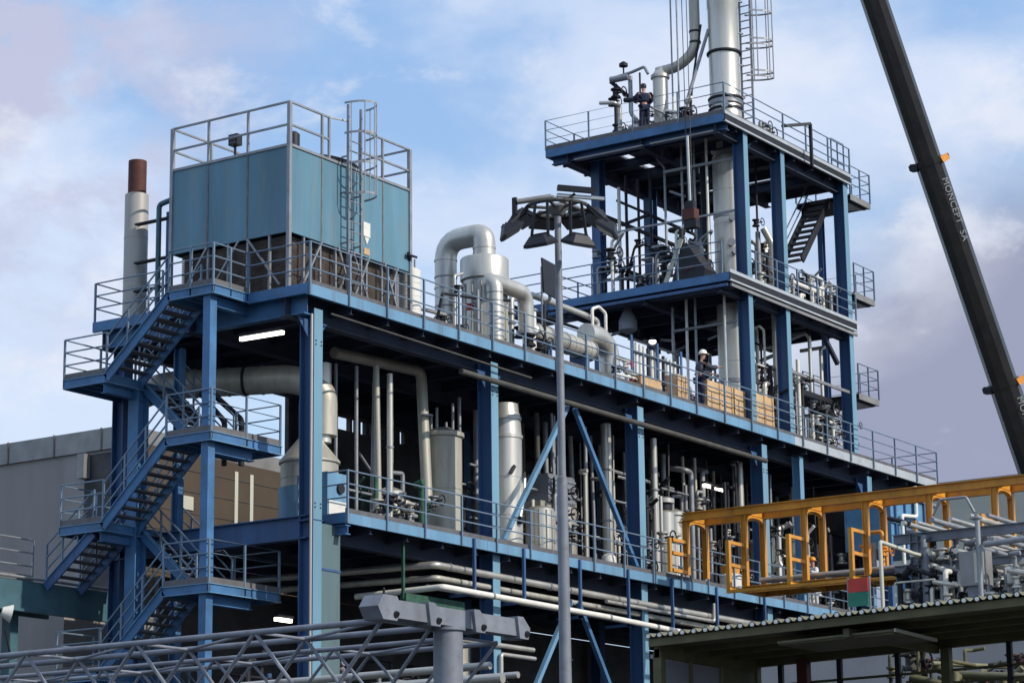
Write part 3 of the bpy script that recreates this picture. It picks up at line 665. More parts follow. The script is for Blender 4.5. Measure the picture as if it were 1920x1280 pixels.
# ================================================================== crates at the roof edge
def crate(x0, x1, y, h, label):
    t = thing('wooden_crate', label, 'crate', ((x0+x1)/2, y+0.2, ZR), 'plywood crates along the roof edge')
    z = ZR+0.06
    b = MB(); n = 3
    for k in range(n): b.box(x0, y, z+h*k/n+0.006, x1, y+0.025, z+h*(k+1)/n-0.006)
    b.box(x0, y+0.4, z, x1, y+0.43, z+h); b.box(x0, y+0.03, z, x0+0.02, y+0.4, z+h); b.box(x1-0.02, y+0.03, z, x1, y+0.4, z+h)
    b.build('side_panel', 'wood', t)
    b = MB()
    m_ = max(2, round((x1-x0)/0.75))
    for k in range(m_+1):
        x = x0+0.04+(x1-x0-0.08)*k/m_; MB().box(x-0.045, y-0.03, z, x+0.045, y-0.002, z+h).build('batten', 'wood', t)
    MB().box(x0+0.03, y+0.03, z+h-0.12, x1-0.03, y+0.39, z+h-0.1).build('contents', 'black', t)
crate(19.45, 20.05, 0.42, 0.95, 'short dark plywood crate left of the helmeted worker')
crate(21.35, 23.1, 0.42, 1.1, 'long plywood crate immediately right of the helmeted worker')
crate(23.2, 24.6, 0.42, 1.1, 'plywood crate in the middle below the silver column')
crate(24.7, 25.95, 0.42, 1.2, 'last plywood crate beside the second tower column')

# ================================================================== tall silver column
dc = thing('distillation_column', 'tall silver clad column rising through the tower past the top platform', 'process column', (25.35, 1.55, ZR))
CX, CY = 25.35, 1.55
p = rings([], 0.1, 9.9, 0.54, 1.25, 0.008, 0.04)
MB().lathe((CX, CY, ZR), p+[(0.5, 9.95)], 36).build('column_shell', 'alu', dc, smooth=True)
MB().lathe((CX, CY, ZT-0.4), [(0.56, 0), (0.56, 1.5), (0.54, 1.55), (0.54, 5.3), (0.56, 5.35), (0.56, 9), (0.5, 9.05)], 36).build('upper_shell', 'alu', dc, smooth=True)
for z in (29.15, 29.55, 31.25): MB().lathe((CX, CY, z), [(0.6, 0), (0.62, 0.02), (0.62, 0.07), (0.6, 0.09)], 36).build('stiffening_ring', 'dark', dc, smooth=True)
for z, r in ((28.2, 0.64), (29.35, 0.6), (22.7, 0.6), (25.2, 0.56), (19.3, 0.56)):
    MB().lathe((CX, CY, z), [(r-0.03, 0), (r, 0.03), (r, 0.16), (r-0.03, 0.19)], 36).build('flange', 'galv', dc, smooth=True)
for z, a in ((29.2, 3.6), (25.1, 3.8), (23.9, 3.9), (24.2, 3.7), (28.6, 5.0)):
    ex_, ey_ = CX+math.cos(a)*0.5, CY+math.sin(a)*0.5
    MB().tube((ex_, ey_, z), (ex_+math.cos(a)*0.28, ey_+math.sin(a)*0.28, z), 0.09, 12).tube((ex_+math.cos(a)*0.26, ey_+math.sin(a)*0.26, z), (ex_+math.cos(a)*0.31, ey_+math.sin(a)*0.31, z), 0.14, 12).build('nozzle', 'galv', dc, smooth=True)
MB().box(CX-0.02, CY-0.575, ZR+0.2, CX+0.02, CY-0.545, 27.0).build('cladding_seam', 'alu_d', dc)
# ladder with cage up the side of the column
b = MB()
for s_ in (0, 0.42): b.bar((26.15+s_*0.0, 1.3-s_, 27.9), (26.15, 1.3-s_, 36.5), 0.05, 0.07)
z = 28.2
while z < 36.4: b.bar((26.15, 1.3, z), (26.15, 0.88, z), 0.035, 0.035); z += 0.28
lad = b.build('ladder', 'galv', dc)
cg = MB(); c0 = Vector((26.15, 1.09, 0))
def cpt(t, z): return Vector((26.2+math.sin(t)*0.55+math.cos(t)*0.22, 1.05-math.sin(t)*0.72+math.cos(t)*0.2, z))
for z in (30.55, 30.75, 31.75, 31.95, 33.0, 34.2, 35.4):
    pp = [cpt(math.pi*k/10, z) for k in range(11)]
    for a_, b_ in zip(pp, pp[1:]): cg.bar(a_, b_, 0.02, 0.06)
for k in range(1, 10, 2): cg.bar(cpt(math.pi*k/10, 30.55), cpt(math.pi*k/10, 36), 0.05, 0.02)
cg.build('safety_cage', 'galv', lad)
for z in (28.6, 29.8, 31.0, 32.2, 33.4): MB().bar((25.8, 1.3, z), (26.15, 1.2, z), 0.05, 0.05).build('ladder_bracket', 'galv', dc)

# ================================================================== top platform equipment
t = thing('reflux_drum', 'short silver drum with flanged lid beside the worker on top platform', 'drum', (24.6, 3.75, ZT))
MB().lathe((24.6, 3.75, ZT), [(0.18, 0.3), (0.27, 0.5)]+rings([], 0.52, 2.55, 0.27, 0.8, 0.006, 0.03)+[(0.34, 2.57), (0.34, 2.68), (0.28, 2.7), (0.2, 2.84), (0.06, 2.9)], 24).build('drum_shell', 'alu', t, smooth=True)
b = MB()
for k in range(3): a = k*2.09; b.bar((24.6+0.2*math.cos(a), 3.75+0.2*math.sin(a), ZT), (24.6+0.2*math.cos(a), 3.75+0.2*math.sin(a), ZT+0.6), 0.08, 0.08)
b.build('leg_frame', 'dark', t)
t = thing('vapour_pipe', 'silver vapour pipe dropping from above and elbowing to the small drum', 'pipe', (25.0, 3.0, ZT))
MB().pipe([(24.9, 2.45, 37.0), (24.9, 2.45, 31.5), (24.8, 3.1, 30.98), (24.66, 3.8, 30.9)], 0.19, bend=0.5, n=16).build('pipe', 'alu_d', t, smooth=True)
for z in (31.75, 32.15): MB().lathe((24.9, 2.45, z), [(0.21, 0), (0.21, 0.07)], 20).build('flange', 'dark', t, smooth=True)
MB().lathe((24.66, 3.75, 30.72), [(0.21, 0), (0.21, 0.3)], 16).build('tee', 'alu', t, smooth=True)
pipework('tie_pipes', 'slim pale pipes running down beside the vapour pipe', (24.7, 2.7, ZT),
         [([(24.6, 3.0, 36.5), (24.6, 3.0, ZT)], 0.03, 'galv'), ([(24.6, 3.25, 36.5), (24.6, 3.25, ZT)], 0.03, 'galv'),
          ([(25.0, 1.95, 32.2), (24.5, 2.6, 29.6), (24.5, 2.6, ZT)], 0.06, 'galv'), ([(24.9, 2.2, 32.4), (24.7, 2.5, 30.2), (24.6, 2.65, 28.3)], 0.04, 'dark')])
pipework('relief_manifold', 'vent manifold with mushroom caps on top platform left of worker', (24.1, 4.9, ZT),
         [([(24.0, 5.25, ZT), (24.0, 5.25, 30.55)], 0.07, 'dark'), ([(23.9, 5.35, 30.75), (24.0, 4.6, 30.85), (24.1, 4.1, 31.0), (24.1, 3.95, 30.7)], 0.055, 'galv'),
          ([(23.9, 5.4, 30.7), (24.0, 4.7, 30.72)], 0.12, 'galv'), ([(23.9, 5.4, 30.65), (24.3, 4.85, 30.05), (24.5, 4.2, 29.9)], 0.07, 'dark'),
          ([(24.2, 4.75, 30.8), (24.2, 4.75, 29.4), (24.2, 4.5, 29.1), (24.2, 4.5, ZT)], 0.08, 'galv'), ([(24.0, 4.9, 30.75), (24.0, 4.9, 31.15)], 0.03, 'dark'),
          ([(24.2, 4.35, 30.85), (24.2, 4.35, 30.1), (24.5, 4.0, 30.0)], 0.035, 'dark')],
         [(24.0, 5.25, 30.2, 0.12), (24.0, 5.4, 29.9, 0.1), (24.0, 5.25, 28.9, 0.1), (24.2, 4.5, 28.9, 0.12, 'galv')])
clutter('deck_pipework', 'pipes and valves around the feet of the small drum on top platform', 23.4, 25.2, 1.9, 5.0, ZT, 1.5, 9, ['galv', 'alu', 'dark', 'white'])
MB_ = None
mc = MB().lathe((24.0, 4.9, 31.1), [(0.04, 0), (0.16, 0.04), (0.16, 0.14), (0.05, 0.22)], 14).build('vent_cap', 'dark', None, smooth=True)
tag(mc, 'dark round vent cap topping the manifold', 'vent cap')
pipework('deck_manifold', 'small valves low between drum and silver column on top platform', (24.4, 2.7, ZT),
         [([(24.0, 3.2, ZT), (24.0, 3.2, 29.1), (24.0, 2.6, 28.95), (24.0, 1.8, 28.5)], 0.035, 'dark'), ([(24.0, 3.3, 28.5), (24.0, 2.4, 28.4)], 0.04, 'galv'), ([(25.9, 0.5, ZT), (25.9, 0.5, 28.75), (26.6, 0.5, 28.7), (26.6, 0.5, ZT)], 0.07, 'galv')],
         [(24.0, 3.1, 28.6, 0.1), (24.0, 2.85, 28.35, 0.1), (26.1, 0.5, 28.6, 0.1, 'galv'), (26.5, 0.6, 28.45, 0.12, 'galv')])
t = thing('davit_frame', 'black goalpost frame on the sunny edge of top platform', 'frame', (28, 0.2, ZT))
MB().bar((26.9, 0.15, ZT+0.72), (28.2, -0.3, ZT+1.05), 0.1, 0.1).bar((28.2, -0.3, ZT+1.05), (28.2, -0.3, ZT-0.5), 0.1, 0.1).build('frame', 'black', t)
t = thing('access_gate', 'small railed gate box at the far corner of top platform', 'gate', (31.2, 0.3, ZT))
b = MB()
for x in (30.6, 31.1, 31.6): b.bar((x, 0.1, ZT), (x, 0.1, ZT+1.2), 0.045, 0.045)
for z in (0.4, 0.8, 1.2): b.bar((30.6, 0.1, ZT+z), (31.6, 0.1, ZT+z), 0.04, 0.04)
b.build('gate_frame', 'rail', t)

# ================================================================== hook block hanging outside the tower
t = thing('crane_hook', 'rust red crane hook block hanging on cables beside the tower', 'crane hook', (21.9, 1.1, 24.6))
MB().tube((21.9, 1.22, 24.95), (21.9, 1.28, 42), 0.016, 6).build('cable', 'drab', t); MB().tube((21.9, 1.05, 24.95), (21.9, 1.08, 42), 0.016, 6).build('cable', 'drab', t)
MB().tube((21.88, 1.13, 24.95), (21.88, 1.16, 27.3), 0.05, 8).build('cable_guide', 'palechan', t, smooth=True)
MB().box(21.8, 0.98, 24.72, 22.0, 1.3, 25.0).build('sheave_head', 'dark', t)
MB().box(21.72, 0.9, 24.35, 22.06, 1.36, 24.72).build('block', 'rust', t)
MB().box(21.75, 0.86, 24.05, 22.03, 1.32, 24.35).build('counterweight', 'dark', t)
MB().pipe([(21.9, 1.1, 24.05), (21.9, 1.1, 23.88), (21.9, 0.96, 23.75), (21.9, 1.05, 23.62), (21.9, 1.2, 23.7)], 0.04).build('hook', 'dark', t, smooth=True)
t = thing('tarpaulin_load', 'dark wedge of tarpaulin propped up on the middle platform', 'tarpaulin', (22.9, 1.7, ZM))
MB().prism([(2.4, 22.55), (1.15, 22.55), (1.1, 22.85), (1.5, 23.4), (1.8, 23.85), (2.0, 23.75), (2.25, 23.0)], 'x', 22.7, 23.5).build('sheet', 'black', t)
MB().bar((22.66, 2.62, 22.55), (22.66, 1.95, 24.0), 0.05, 0.16).build('edge_board', 'cream', t)
MB().bar((22.69, 1.85, 22.9), (22.69, 1.5, 23.0), 0.02, 0.12).build('lining', 'rust', t)

# ================================================================== pipework inside the tower
pipework('standpipes', 'group of slim grey standpipes rising left of silver column in the tower', (24.3, 3.5, ZM),
         [([(24.2, 2.75, 22.5), (24.2, 2.75, ZT)], 0.045, 'galv'), ([(24.2, 2.25, 22.5), (24.2, 2.25, ZT)], 0.04, 'galv'), ([(24.2, 1.75, 23.5), (24.2, 1.75, ZT)], 0.045, 'white'),
          ([(24.3, 5.4, ZM), (24.3, 5.4, 26.8)], 0.06, 'white'), ([(24.3, 5.1, ZM), (24.3, 5.1, 27.2)], 0.055, 'dark'), ([(24.3, 4.6, ZM), (24.3, 4.6, 27.0)], 0.05, 'dark'),
          ([(24.3, 4.1, ZM), (24.3, 4.1, 27.2)], 0.05, 'dark'), ([(24.3, 3.5, ZM), (24.3, 3.5, 27.2), (24.3, 3.8, 27.6)], 0.045, 'galv'),
          ([(24.5, 5.6, 26.4), (27.5, 5.6, 26.4)], 0.05, 'dark'), ([(24.3, 5.3, 25.4), (24.3, 4.2, 25.6), (27.5, 4.2, 25.6)], 0.06, 'dark'),
          ([(24.3, 3.3, 26.3), (24.3, 2.7, 26.0)], 0.05, 'galv'), ([(25.9, 2.8, ZM), (25.9, 2.8, ZT)], 0.16, 'dark')],
         [(24.2, 4.6, 24.6, 0.09)])
random.seed(11)
pl = []; vl = []
for i in range(20):
    y = 1.9+i*0.2; x = 23.2+random.random()*1.6; zt = ZM+0.8+random.random()*1.3
    pl.append(([(x, y, ZM), (x, y, zt), (x, y+random.choice((-0.5, 0.5)), zt+random.choice((0, 0.25))), (x+0.7, y+0.3, zt)], random.choice((0.035, 0.055, 0.08)), random.choice(('dark', 'galv', 'dark', 'white'))))
    vl.append((x-0.1, y, ZM+0.5+random.random()*1.3, random.choice((0.07, 0.1, 0.13)), random.choice(('dark', 'dark', 'galv'))))
pl.append(([(23.6, 5.6, 23.3), (24.6, 3.0, 23.3), (24.6, 2.7, 22.6)], 0.06, 'galv')); pl.append(([(24.3, 5.0, 23.9), (24.3, 4.8, 24.5), (24.3, 4.4, 24.55), (25.6, 3.0, 24.0)], 0.045, 'dark'))
pipework('valve_manifold', 'thicket of dark valves and bent pipes on the middle platform', (24.9, 3.6, ZM), pl, vl)
# equipment behind the front columns, middle platform
t = thing('condenser', 'silver condenser with curled pipe on middle platform between tower columns', 'condenser', (28.3, 2.2, ZM))
MB().tube((28.5, 2.2, 23.3), (30.2, 2.2, 23.3), 0.42, 20).build('shell', 'alu_d', t, smooth=True)
MB().lathe((29.2, 2.0, 23.4), [(0.3, 0), (0.34, 0.1), (0.34, 0.7), (0.2, 0.95), (0.05, 1.0)], 20).build('dome', 'alu', t, smooth=True)
MB().pipe([(28.7, 2.0, 24.1), (28.7, 2.0, 24.9), (29.0, 2.0, 25.25), (29.5, 2.0, 25.1), (29.6, 2.0, 24.4)], 0.16, bend=0.35, n=14).build('curled_pipe', 'alu', t, smooth=True)
for x in (28.8, 29.9): MB().box(x-0.08, 1.85, ZM, x+0.08, 2.55, 23.0).build('saddle', 'dark', t)
pipework('tower_pipes', 'silver and dark pipes with instruments beyond the second tower column', (29.3, 1.0, ZM),
         [([(27.3, 1.0, ZM), (27.3, 1.0, 25.0)], 0.05, 'galv'), ([(27.25, 0.9, 17.7), (27.25, 0.9, 24.6), (27.0, 1.1, 25.2)], 0.13, 'alu'), ([(28.6, 0.9, 23.55), (30.4, 0.9, 23.55)], 0.09, 'white'),
          ([(28.7, 0.9, 23.5), (28.7, 0.9, ZM)], 0.07, 'galv'), ([(29.4, 0.9, 23.2), (29.4, 0.9, ZM)], 0.06, 'alu'), ([(30.2, 0.9, 23.5), (30.2, 0.9, ZM)], 0.06, 'white'), ([(30.4, 1.2, ZM), (30.4, 1.2, 24.2), (30.0, 1.2, 24.3)], 0.05, 'dark'),
          ([(27.5, 1.6, ZM), (27.5, 1.6, 27.9)], 0.04, 'dark')],
         [(30.0, 1.2, 23.9, 0.08), (30.5, 1.0, 23.2, 0.1, 'galv'), (30.8, 1.0, 22.8, 0.1), (27.2, 1.5, 25.5, 0.09), (27.3, 1.4, 24.6, 0.1), (28.3, 1.3, 24.3, 0.1)])
random.seed(5)
pl = []; vl = []
for i in range(20):
    x = 26.2+i*0.26; y = 0.7+random.random()*2.4; zt = ZR+1.5+random.random()*3.0
    pl.append(([(x, y, ZR), (x, y, zt), (x+random.choice((-0.3, 0.35)), y, zt+0.1), (x+random.choice((-0.3, 0.35)), y+1.0, zt+0.1)], random.choice((0.045, 0.07, 0.11)), random.choice(('galv', 'white', 'alu', 'dark'))))
    vl.append((x, y-0.05, ZR+0.4+random.random()*2.8, random.choice((0.09, 0.12, 0.16)), random.choice(('dark', 'galv', 'white'))))
pipework('pump_manifold', 'bright valves and pipes on the roof deck between the far tower columns', (29, 1.8, ZR), pl, vl)
pl = []; vl = []
for i in range(16):
    x = 24.4+i*0.25; y = 2.2+random.random()*2.6; zt = ZR+0.8+random.random()*3.0
    pl.append(([(x, y, ZR), (x, y, zt), (x, y+random.choice((-0.4, 0.5)), zt+0.1)], random.choice((0.045, 0.06, 0.09)), random.choice(('galv', 'white', 'galv', 'dark'))))
    vl.append((x, y-0.05, ZR+0.4+random.random()*2.2, random.choice((0.06, 0.09)), random.choice(('dark', 'galv'))))
pipework('pipe_cluster', 'slim grey pipes on roof deck behind the first tower column', (25.5, 3.5, ZR), pl, vl)
pipework('riser_pipes', 'three pale risers with a cross tie left of silver column under middle platform', (24.0, 2.5, ZR),
         [([(23.9, 3.1, ZR), (23.9, 3.1, ZM-0.5)], 0.055, 'galv'), ([(23.9, 2.55, ZR), (23.9, 2.55, ZM-0.3)], 0.05, 'white'), ([(23.9, 2.2, ZR), (23.9, 2.2, ZM-0.1)], 0.045, 'galv'), ([(23.8, 1.0, ZR+0.6), (23.8, 1.0, ZM-0.4)], 0.05, 'white'),
          ([(23.85, 3.0, 21.15), (23.85, 0.6, 21.15)], 0.05, 'galv')])
t = thing('motor_unit', 'grey dished motor unit hanging below the middle platform', 'motor', (20.6, 4.5, ZM), None)
t.location = (23.4, 4.6, 21.5); t['_o'] = [23.4, 4.6, 21.5]
MB().lathe((23.4, 4.6, 21.2), [(0.12, 0), (0.32, 0.12), (0.32, 0.45), (0.1, 0.95)], 20).build('housing', 'grey', t, smooth=True)
MB().tube((23.4, 4.9, 21.3), (23.4, 5.9, 21.15), 0.05).build('shaft', 'grey', t, smooth=True)
def bulkhead(x, y, z, label):
    t = thing('work_lamp', label, 'lamp', (x, y, z)); MB().lathe((x, y, z), [(0.05, 0), (0.12, 0.05), (0.12, 0.12)], 12).build('lamp_glass', 'tube', t, smooth=True)
    MB().lathe((x, y, z+0.12), [(0.14, 0), (0.06, 0.15)], 12).build('lamp_cap', 'dark', t, smooth=True)
bulkhead(23.6, 3.75, 20.75, 'small lit round lamp under the middle platform')

# ================================================================== between the decks
t = thing('conical_hopper', 'silver vessel with conical top and tall neck behind the corner column', 'process vessel', (3.35, 2.6, Z2))
MB().lathe((3.35, 2.6, Z2), [(0.5, 0.1), (0.78, 0.5)]+rings([], 0.6, 1.75, 0.78, 0.4, 0.012, 0.04)+[(0.83, 1.78), (0.83, 1.84), (0.33, 2.45), (0.28, 2.5)], 32).build('vessel_shell', 'alu_d', t, smooth=True)
MB().lathe((3.75, 2.5, Z2+2.4), rings([], 0, 2.2, 0.26, 0.7, 0.01, 0.04), 24).build('neck', 'alu', t, smooth=True)
MB().lathe((3.35, 2.6, Z2), [(0.84, 0.0), (0.84, 1.1)], 32).build('skirt', 'fascia', t, smooth=True)
t = thing('control_cabinet', 'pale blue cabinet with round dark port next to corner column', 'cabinet', (2.7, 1.2, Z2))
MB().box(2.1, 1.0, Z2, 3.0, 1.5, Z2+1.25).build('cabinet_body', 'fascia', t)
MB().tube((2.62, 0.99, Z2+0.85), (2.62, 0.93, Z2+0.85), 0.14, 16).build('port', 'dark', t, smooth=True)
MB().box(2.15, 0.985, Z2+0.1, 2.95, 0.995, Z2+0.5).build('door', 'white', t)
t = thing('upright_vessel', 'stained silver upright vessel with flanged lid left of second column', 'process vessel', (9.1, 2.3, Z2))
MB().lathe((9.1, 2.3, Z2), [(0.5, 0.0), (0.56, 0.25)]+rings([], 0.3, 3.3, 0.56, 1.3, 0.012, 0.04)+[(0.63, 3.32), (0.63, 3.44), (0.5, 3.5), (0.2, 3.62)], 32).build('vessel_shell', 'alu_d', t, smooth=True)
b = MB()
for k in range(4): a = k*1.5+0.3; b.tube((9.1+0.35*math.cos(a), 2.3+0.35*math.sin(a), Z2+3.45), (9.1+0.35*math.cos(a), 2.3+0.35*math.sin(a), Z2+3.85+0.15*k), 0.04)
b.build('nozzle', 'galv', t, smooth=True)
MB().tube((9.75, 2.15, Z2+0.1), (9.75, 2.15, Z2+4.6), 0.05).build('side_pipe', 'galv', t, smooth=True)
t = thing('tall_column', 'tall silver column with stepped top right of second blue column', 'process column', (10.98, 1.4, Z2))
MB().lathe((10.98, 1.4, Z2), [(0.5, 0.0)]+rings([], 0.05, 3.45, 0.5, 1.1, 0.01, 0.04)+[(0.53, 3.46), (0.53, 3.56), (0.5, 3.57), (0.47, 4.0), (0.5, 4.02), (0.5, 4.1), (0.42, 4.25), (0.40, 4.5)], 32).build('column_shell', 'alu', t, smooth=True)
MB().pipe([(11.3, 0.95, Z2+2.3), (11.2, 0.9, Z2+1.9), (10.9, 0.85, Z2+1.1)], 0.07).build('side_pipe', 'alu', t, smooth=True)
MB().tube((10.95, 0.98, Z2+1.0), (10.95, 0.78, Z2+1.0), 0.1, 14).build('port', 'dark', t, smooth=True)
MB().bar((10.6, 0.95, Z2+2.35), (10.75, 0.9, Z2+2.6), 0.05, 0.09).build('name_plate', 'dark', t)
t = thing('small_vessel', 'small ribbed silver drum left of the lamp mast on lower deck', 'drum', (12.5, 1.2, Z2))
MB().lathe((12.5, 1.2, Z2), rings([(0.4, 0)], 0.1, 1.55, 0.42, 0.42, 0.01, 0.035)+[(0.3, 1.62)], 28).build('vessel_shell', 'alu', t, smooth=True)
b = MB()
for k in range(12):
    a = k*math.pi/6; b.box(12.5+0.425*math.cos(a)-0.02, 1.2+0.425*math.sin(a)-0.02, Z2+0.12, 12.5+0.425*math.cos(a)+0.02, 1.2+0.425*math.sin(a)+0.02, Z2+1.5)
b.build('cladding_rib', 'alu_d', t)
t = thing('small_vessel', 'slim silver vessel with dark top right of third blue column', 'drum', (20.6, 1.7, Z2))
MB().lathe((20.6, 1.7, Z2), rings([(0.25, 0.1)], 0.3, 2.5, 0.33, 0.9, 0.008, 0.03)+[(0.2, 2.6)], 24).build('vessel_shell', 'alu', t, smooth=True)
MB().lathe((20.6, 1.7, Z2+2.6), [(0.25, 0), (0.25, 0.2)], 20).build('cap', 'dark', t, smooth=True)
MB().lathe((20.6, 1.7, Z2+2.82), [(0.34, 0), (0.34, 0.14), (0.2, 0.2)], 20).build('top_flange', 'alu', t, smooth=True)
# large duct
t = thing('air_duct', 'wide grey round duct passing below the roof behind the stairs', 'duct', (0.5, 3, 15.5))
MB().pipe([(2.6, 8.2, 16.0), (1.95, 6.6, 16.02), (3.3, 3.1, 16.0), (3.8, 2.5, 15.7), (3.8, 2.5, 14.4)], 0.39, bend=0.55, n=24).build('duct_shell', 'alu_d', t, smooth=True)
MB().tube((2.78, 4.43, 16.005), (2.81, 4.36, 16.005), 0.415, 24).build('joint_band', 'dark', t, smooth=True)
bands(t, [((2.1, 6.2, 16.02), (3.15, 3.5, 16.0))], 0.395, 0.9, 'alu_d')
pipework('inlet_pipes', 'pair of black bent pipes against the sky below the duct', (1.0, 3.6, 14),
         [([(0.35, 3.9, 15.2), (1.35, 3.9, 14.6), (1.35, 3.9, 13.4)], 0.075, 'dark'), ([(0.9, 3.9, 15.25), (2.05, 3.9, 14.75), (2.05, 3.9, 13.5)], 0.085, 'dark')])
pipework('bent_pipe', 'tall grey pipe with swept top bend left of stained vessel', (8.1, 2.2, Z2),
         [([(4.4, 2.6, 16.85), (8.2, 2.4, 16.95), (8.2, 2.2, Z2+1.3)], 0.16, 'alu_d')], flanges=[(8.2, 2.2, Z2+3.8, 0.18)])
pipework('drop_pipe', 'thin bright vertical pipe in the dark bay left of swept pipe', (5.85, 1.8, Z2), [([(5.9, 1.8, Z2+0.1), (5.9, 1.8, 16.4)], 0.085, 'alu')], flanges=[(5.9, 1.8, 14.3, 0.11)])
pipework('slim_pipes', 'slim dim vertical pipes at the back of the first bay', (6.5, 3, Z2),
         [([(4.9, 2.2, Z2), (4.9, 2.2, 16.5)], 0.05, 'galv'), ([(7.3, 2.8, 14.2), (7.3, 2.8, 16.5)], 0.06, 'alu'), ([(4.3, 3.5, Z2), (4.3, 3.5, 15.5)], 0.04, 'galv'), ([(6.3, 3.2, 14.4), (7.2, 3.2, 13.7)], 0.04, 'galv')])
random.seed(23)
clutter('pump_group', 'dark pumps and pipes behind the rail in the first bay', 4.2, 8.0, 1.0, 3.4, Z2, 1.6, 9, ['galv', 'alu_d', 'dark', 'greenstain'])
clutter('pump_group', 'pipes and valves immediately right of the lamp mast on lower deck', 13.0, 16.2, 1.0, 3.2, Z2, 3.2, 11, ['galv', 'dark', 'alu_d'])
clutter('pump_group', 'bright pipes and valves just right of third blue column', 17.4, 20.0, 0.8, 2.8, Z2, 3.4, 9, ['galv', 'white', 'dark', 'alu'])
clutter('pump_group', 'dim vertical pipes in the bay behind the yellow frame', 21.2, 24.6, 0.9, 3.4, Z2, 4.6, 14, ['galv', 'dark', 'dark', 'alu_d'])
clutter('pump_group', 'pipes beyond the fourth column seen through the yellow frame', 25.6, 29.6, 0.7, 3.0, Z2, 3.6, 14, ['galv', 'white', 'dark', 'alu'])
clutter('pump_group', 'distant pipes and valves right of the thin deck column', 29.8, 33.2, 0.7, 3.0, Z2, 3.4, 10, ['galv', 'white', 'alu', 'dark'])
clutter('pump_group', 'dark small pipes behind tall silver column', 11.6, 12.6, 2.0, 4.2, Z2, 4.0, 6, ['galv', 'dark', 'alu_d'])
clutter('roof_pipework', 'pale pipes and valves right beside the last plywood crate', 26.0, 28.6, 0.4, 1.6, ZR, 3.4, 9, ['white', 'alu', 'galv', 'dark'])
clutter('roof_pipework', 'valves and pipes on the roof deck at the tower far column', 30.0, 32.6, 0.5, 1.6, ZR, 1.9, 8, ['white', 'alu', 'galv', 'dark'])
clutter('platform_pipework', 'pipes and dark valves on middle platform between the last two tower columns', 28.8, 31.3, 0.6, 2.6, ZM, 1.6, 10, ['white', 'alu', 'galv', 'dark'])
clutter('platform_pipework', 'instrument pipes on middle platform behind the first tower column', 26.0, 28.4, 0.8, 2.4, ZM, 2.6, 7, ['galv', 'alu', 'dark'])
clutter('pump_group', 'low pipework on the ground storey behind the grey portal', 6.5, 16.0, 1.0, 3.5, 5.0, 4.0, 18, ['galv', 'dark', 'alu_d'])
clutter('pump_group', 'pipes on the ground storey left of corner casing', 1.2, 5.0, 2.0, 5.0, 5.0, 3.8, 8, ['dark', 'galv', 'blue'])
pipework('rising_main', 'bright vertical pipe right of third blue column', (19.6, 1.5, Z2), [([(19.68, 1.5, Z2), (19.68, 1.5, 16.6)], 0.11, 'alu'), ([(19.95, 1.6, Z2), (19.95, 1.6, 14.8)], 0.12, 'alu')], flanges=[(19.68, 1.5, 14.9, 0.16)])
pipework('rising_main', 'banded vertical pipe just left of third blue column', (17.2, 1.6, Z2), [([(17.1, 1.7, Z2), (17.1, 1.7, 16.7)], 0.17, 'alu'), ([(16.2, 1.9, Z2), (16.2, 1.9, 16.5)], 0.06, 'galv')], flanges=[(17.1, 1.7, 13.6, 0.2), (17.1, 1.7, 15.2, 0.2)])
pipework('rising_main', 'pale pipe pair left of fourth blue column', (26, 2, Z2), [([(25.9, 2.0, Z2), (25.9, 2.0, 16.8)], 0.07, 'galv'), ([(26.3, 2.0, Z2), (26.3, 2.0, 16.8)], 0.12, 'alu')])
pipework('header_line', 'horizontal grey header in the bay right of third column', (20, 2.6, 15), [([(18.2, 2.4, 15.5), (22.4, 2.4, 15.4)], 0.06, 'galv')])
random.seed(77)
for nm_, lab_, xa_, xb_, cnt_ in (('pipe_row', 'row of dull upright pipes at the back of the first bay', 4.0, 8.0, 9), ('pipe_row', 'row of upright pipes in the second bay behind the braces', 11.9, 16.2, 12),
                               ('pipe_row', 'row of upright pipes in the third bay', 17.5, 24.5, 18), ('pipe_row', 'row of upright pipes in the last bays beyond the fourth column', 25.6, 32.6, 18)):
    pipework(nm_, lab_, ((xa_+xb_)/2, 3, Z2), [([(xa_+(xb_-xa_)*(i+random.random())/cnt_, yy, Z2), (xa_+(xb_-xa_)*(i+random.random()*0.2+0.4)/cnt_, yy, 16.6)], random.choice((0.03, 0.045, 0.06, 0.085)), random.choice(('galv', 'alu_d', 'drab', 'drab', 'galv'))) for i in range(cnt_) for yy in (1.6+random.random()*2.4,)],
             [(xa_+(xb_-xa_)*random.random(), 1.6+random.random(), Z2+0.4+1.0*random.random(), 0.1, random.choice(('dark', 'galv'))) for i in range(cnt_//2)])
for lab_, x_, y_, r_2, h_ in (('squat silver pot with pipes in the shade of the first bay', 6.7, 2.4, 0.4, 1.3), ('silver drum at the back of the second bay beside the braces', 15.9, 2.6, 0.45, 2.4), ('silver drum seen just left of the yellow frame end', 22.0, 2.2, 0.38, 2.6), ('silver pot beyond the fourth column behind the yellow frame', 27.2, 1.8, 0.4, 2.2), ('far silver pot right of the thin deck column', 29.8, 1.8, 0.4, 2.6)):
    t = thing('process_drum', lab_, 'drum', (x_, y_, Z2))
    MB().lathe((x_, y_, Z2), [(r_2*0.6, 0.1), (r_2, 0.3)]+rings([], 0.32, h_, r_2, 0.6, 0.01, 0.04)+[(r_2+0.06, h_+0.02), (r_2+0.06, h_+0.12), (r_2*0.4, h_+0.26)], 24).build('drum_shell', 'alu', t, smooth=True)
    MB().pipe([(x_, y_, Z2+h_+0.2), (x_, y_, Z2+h_+0.7), (x_+0.6, y_, Z2+h_+0.75), (x_+0.6, y_, Z2+0.2)], 0.06).build('pipe', 'galv', t, smooth=True)
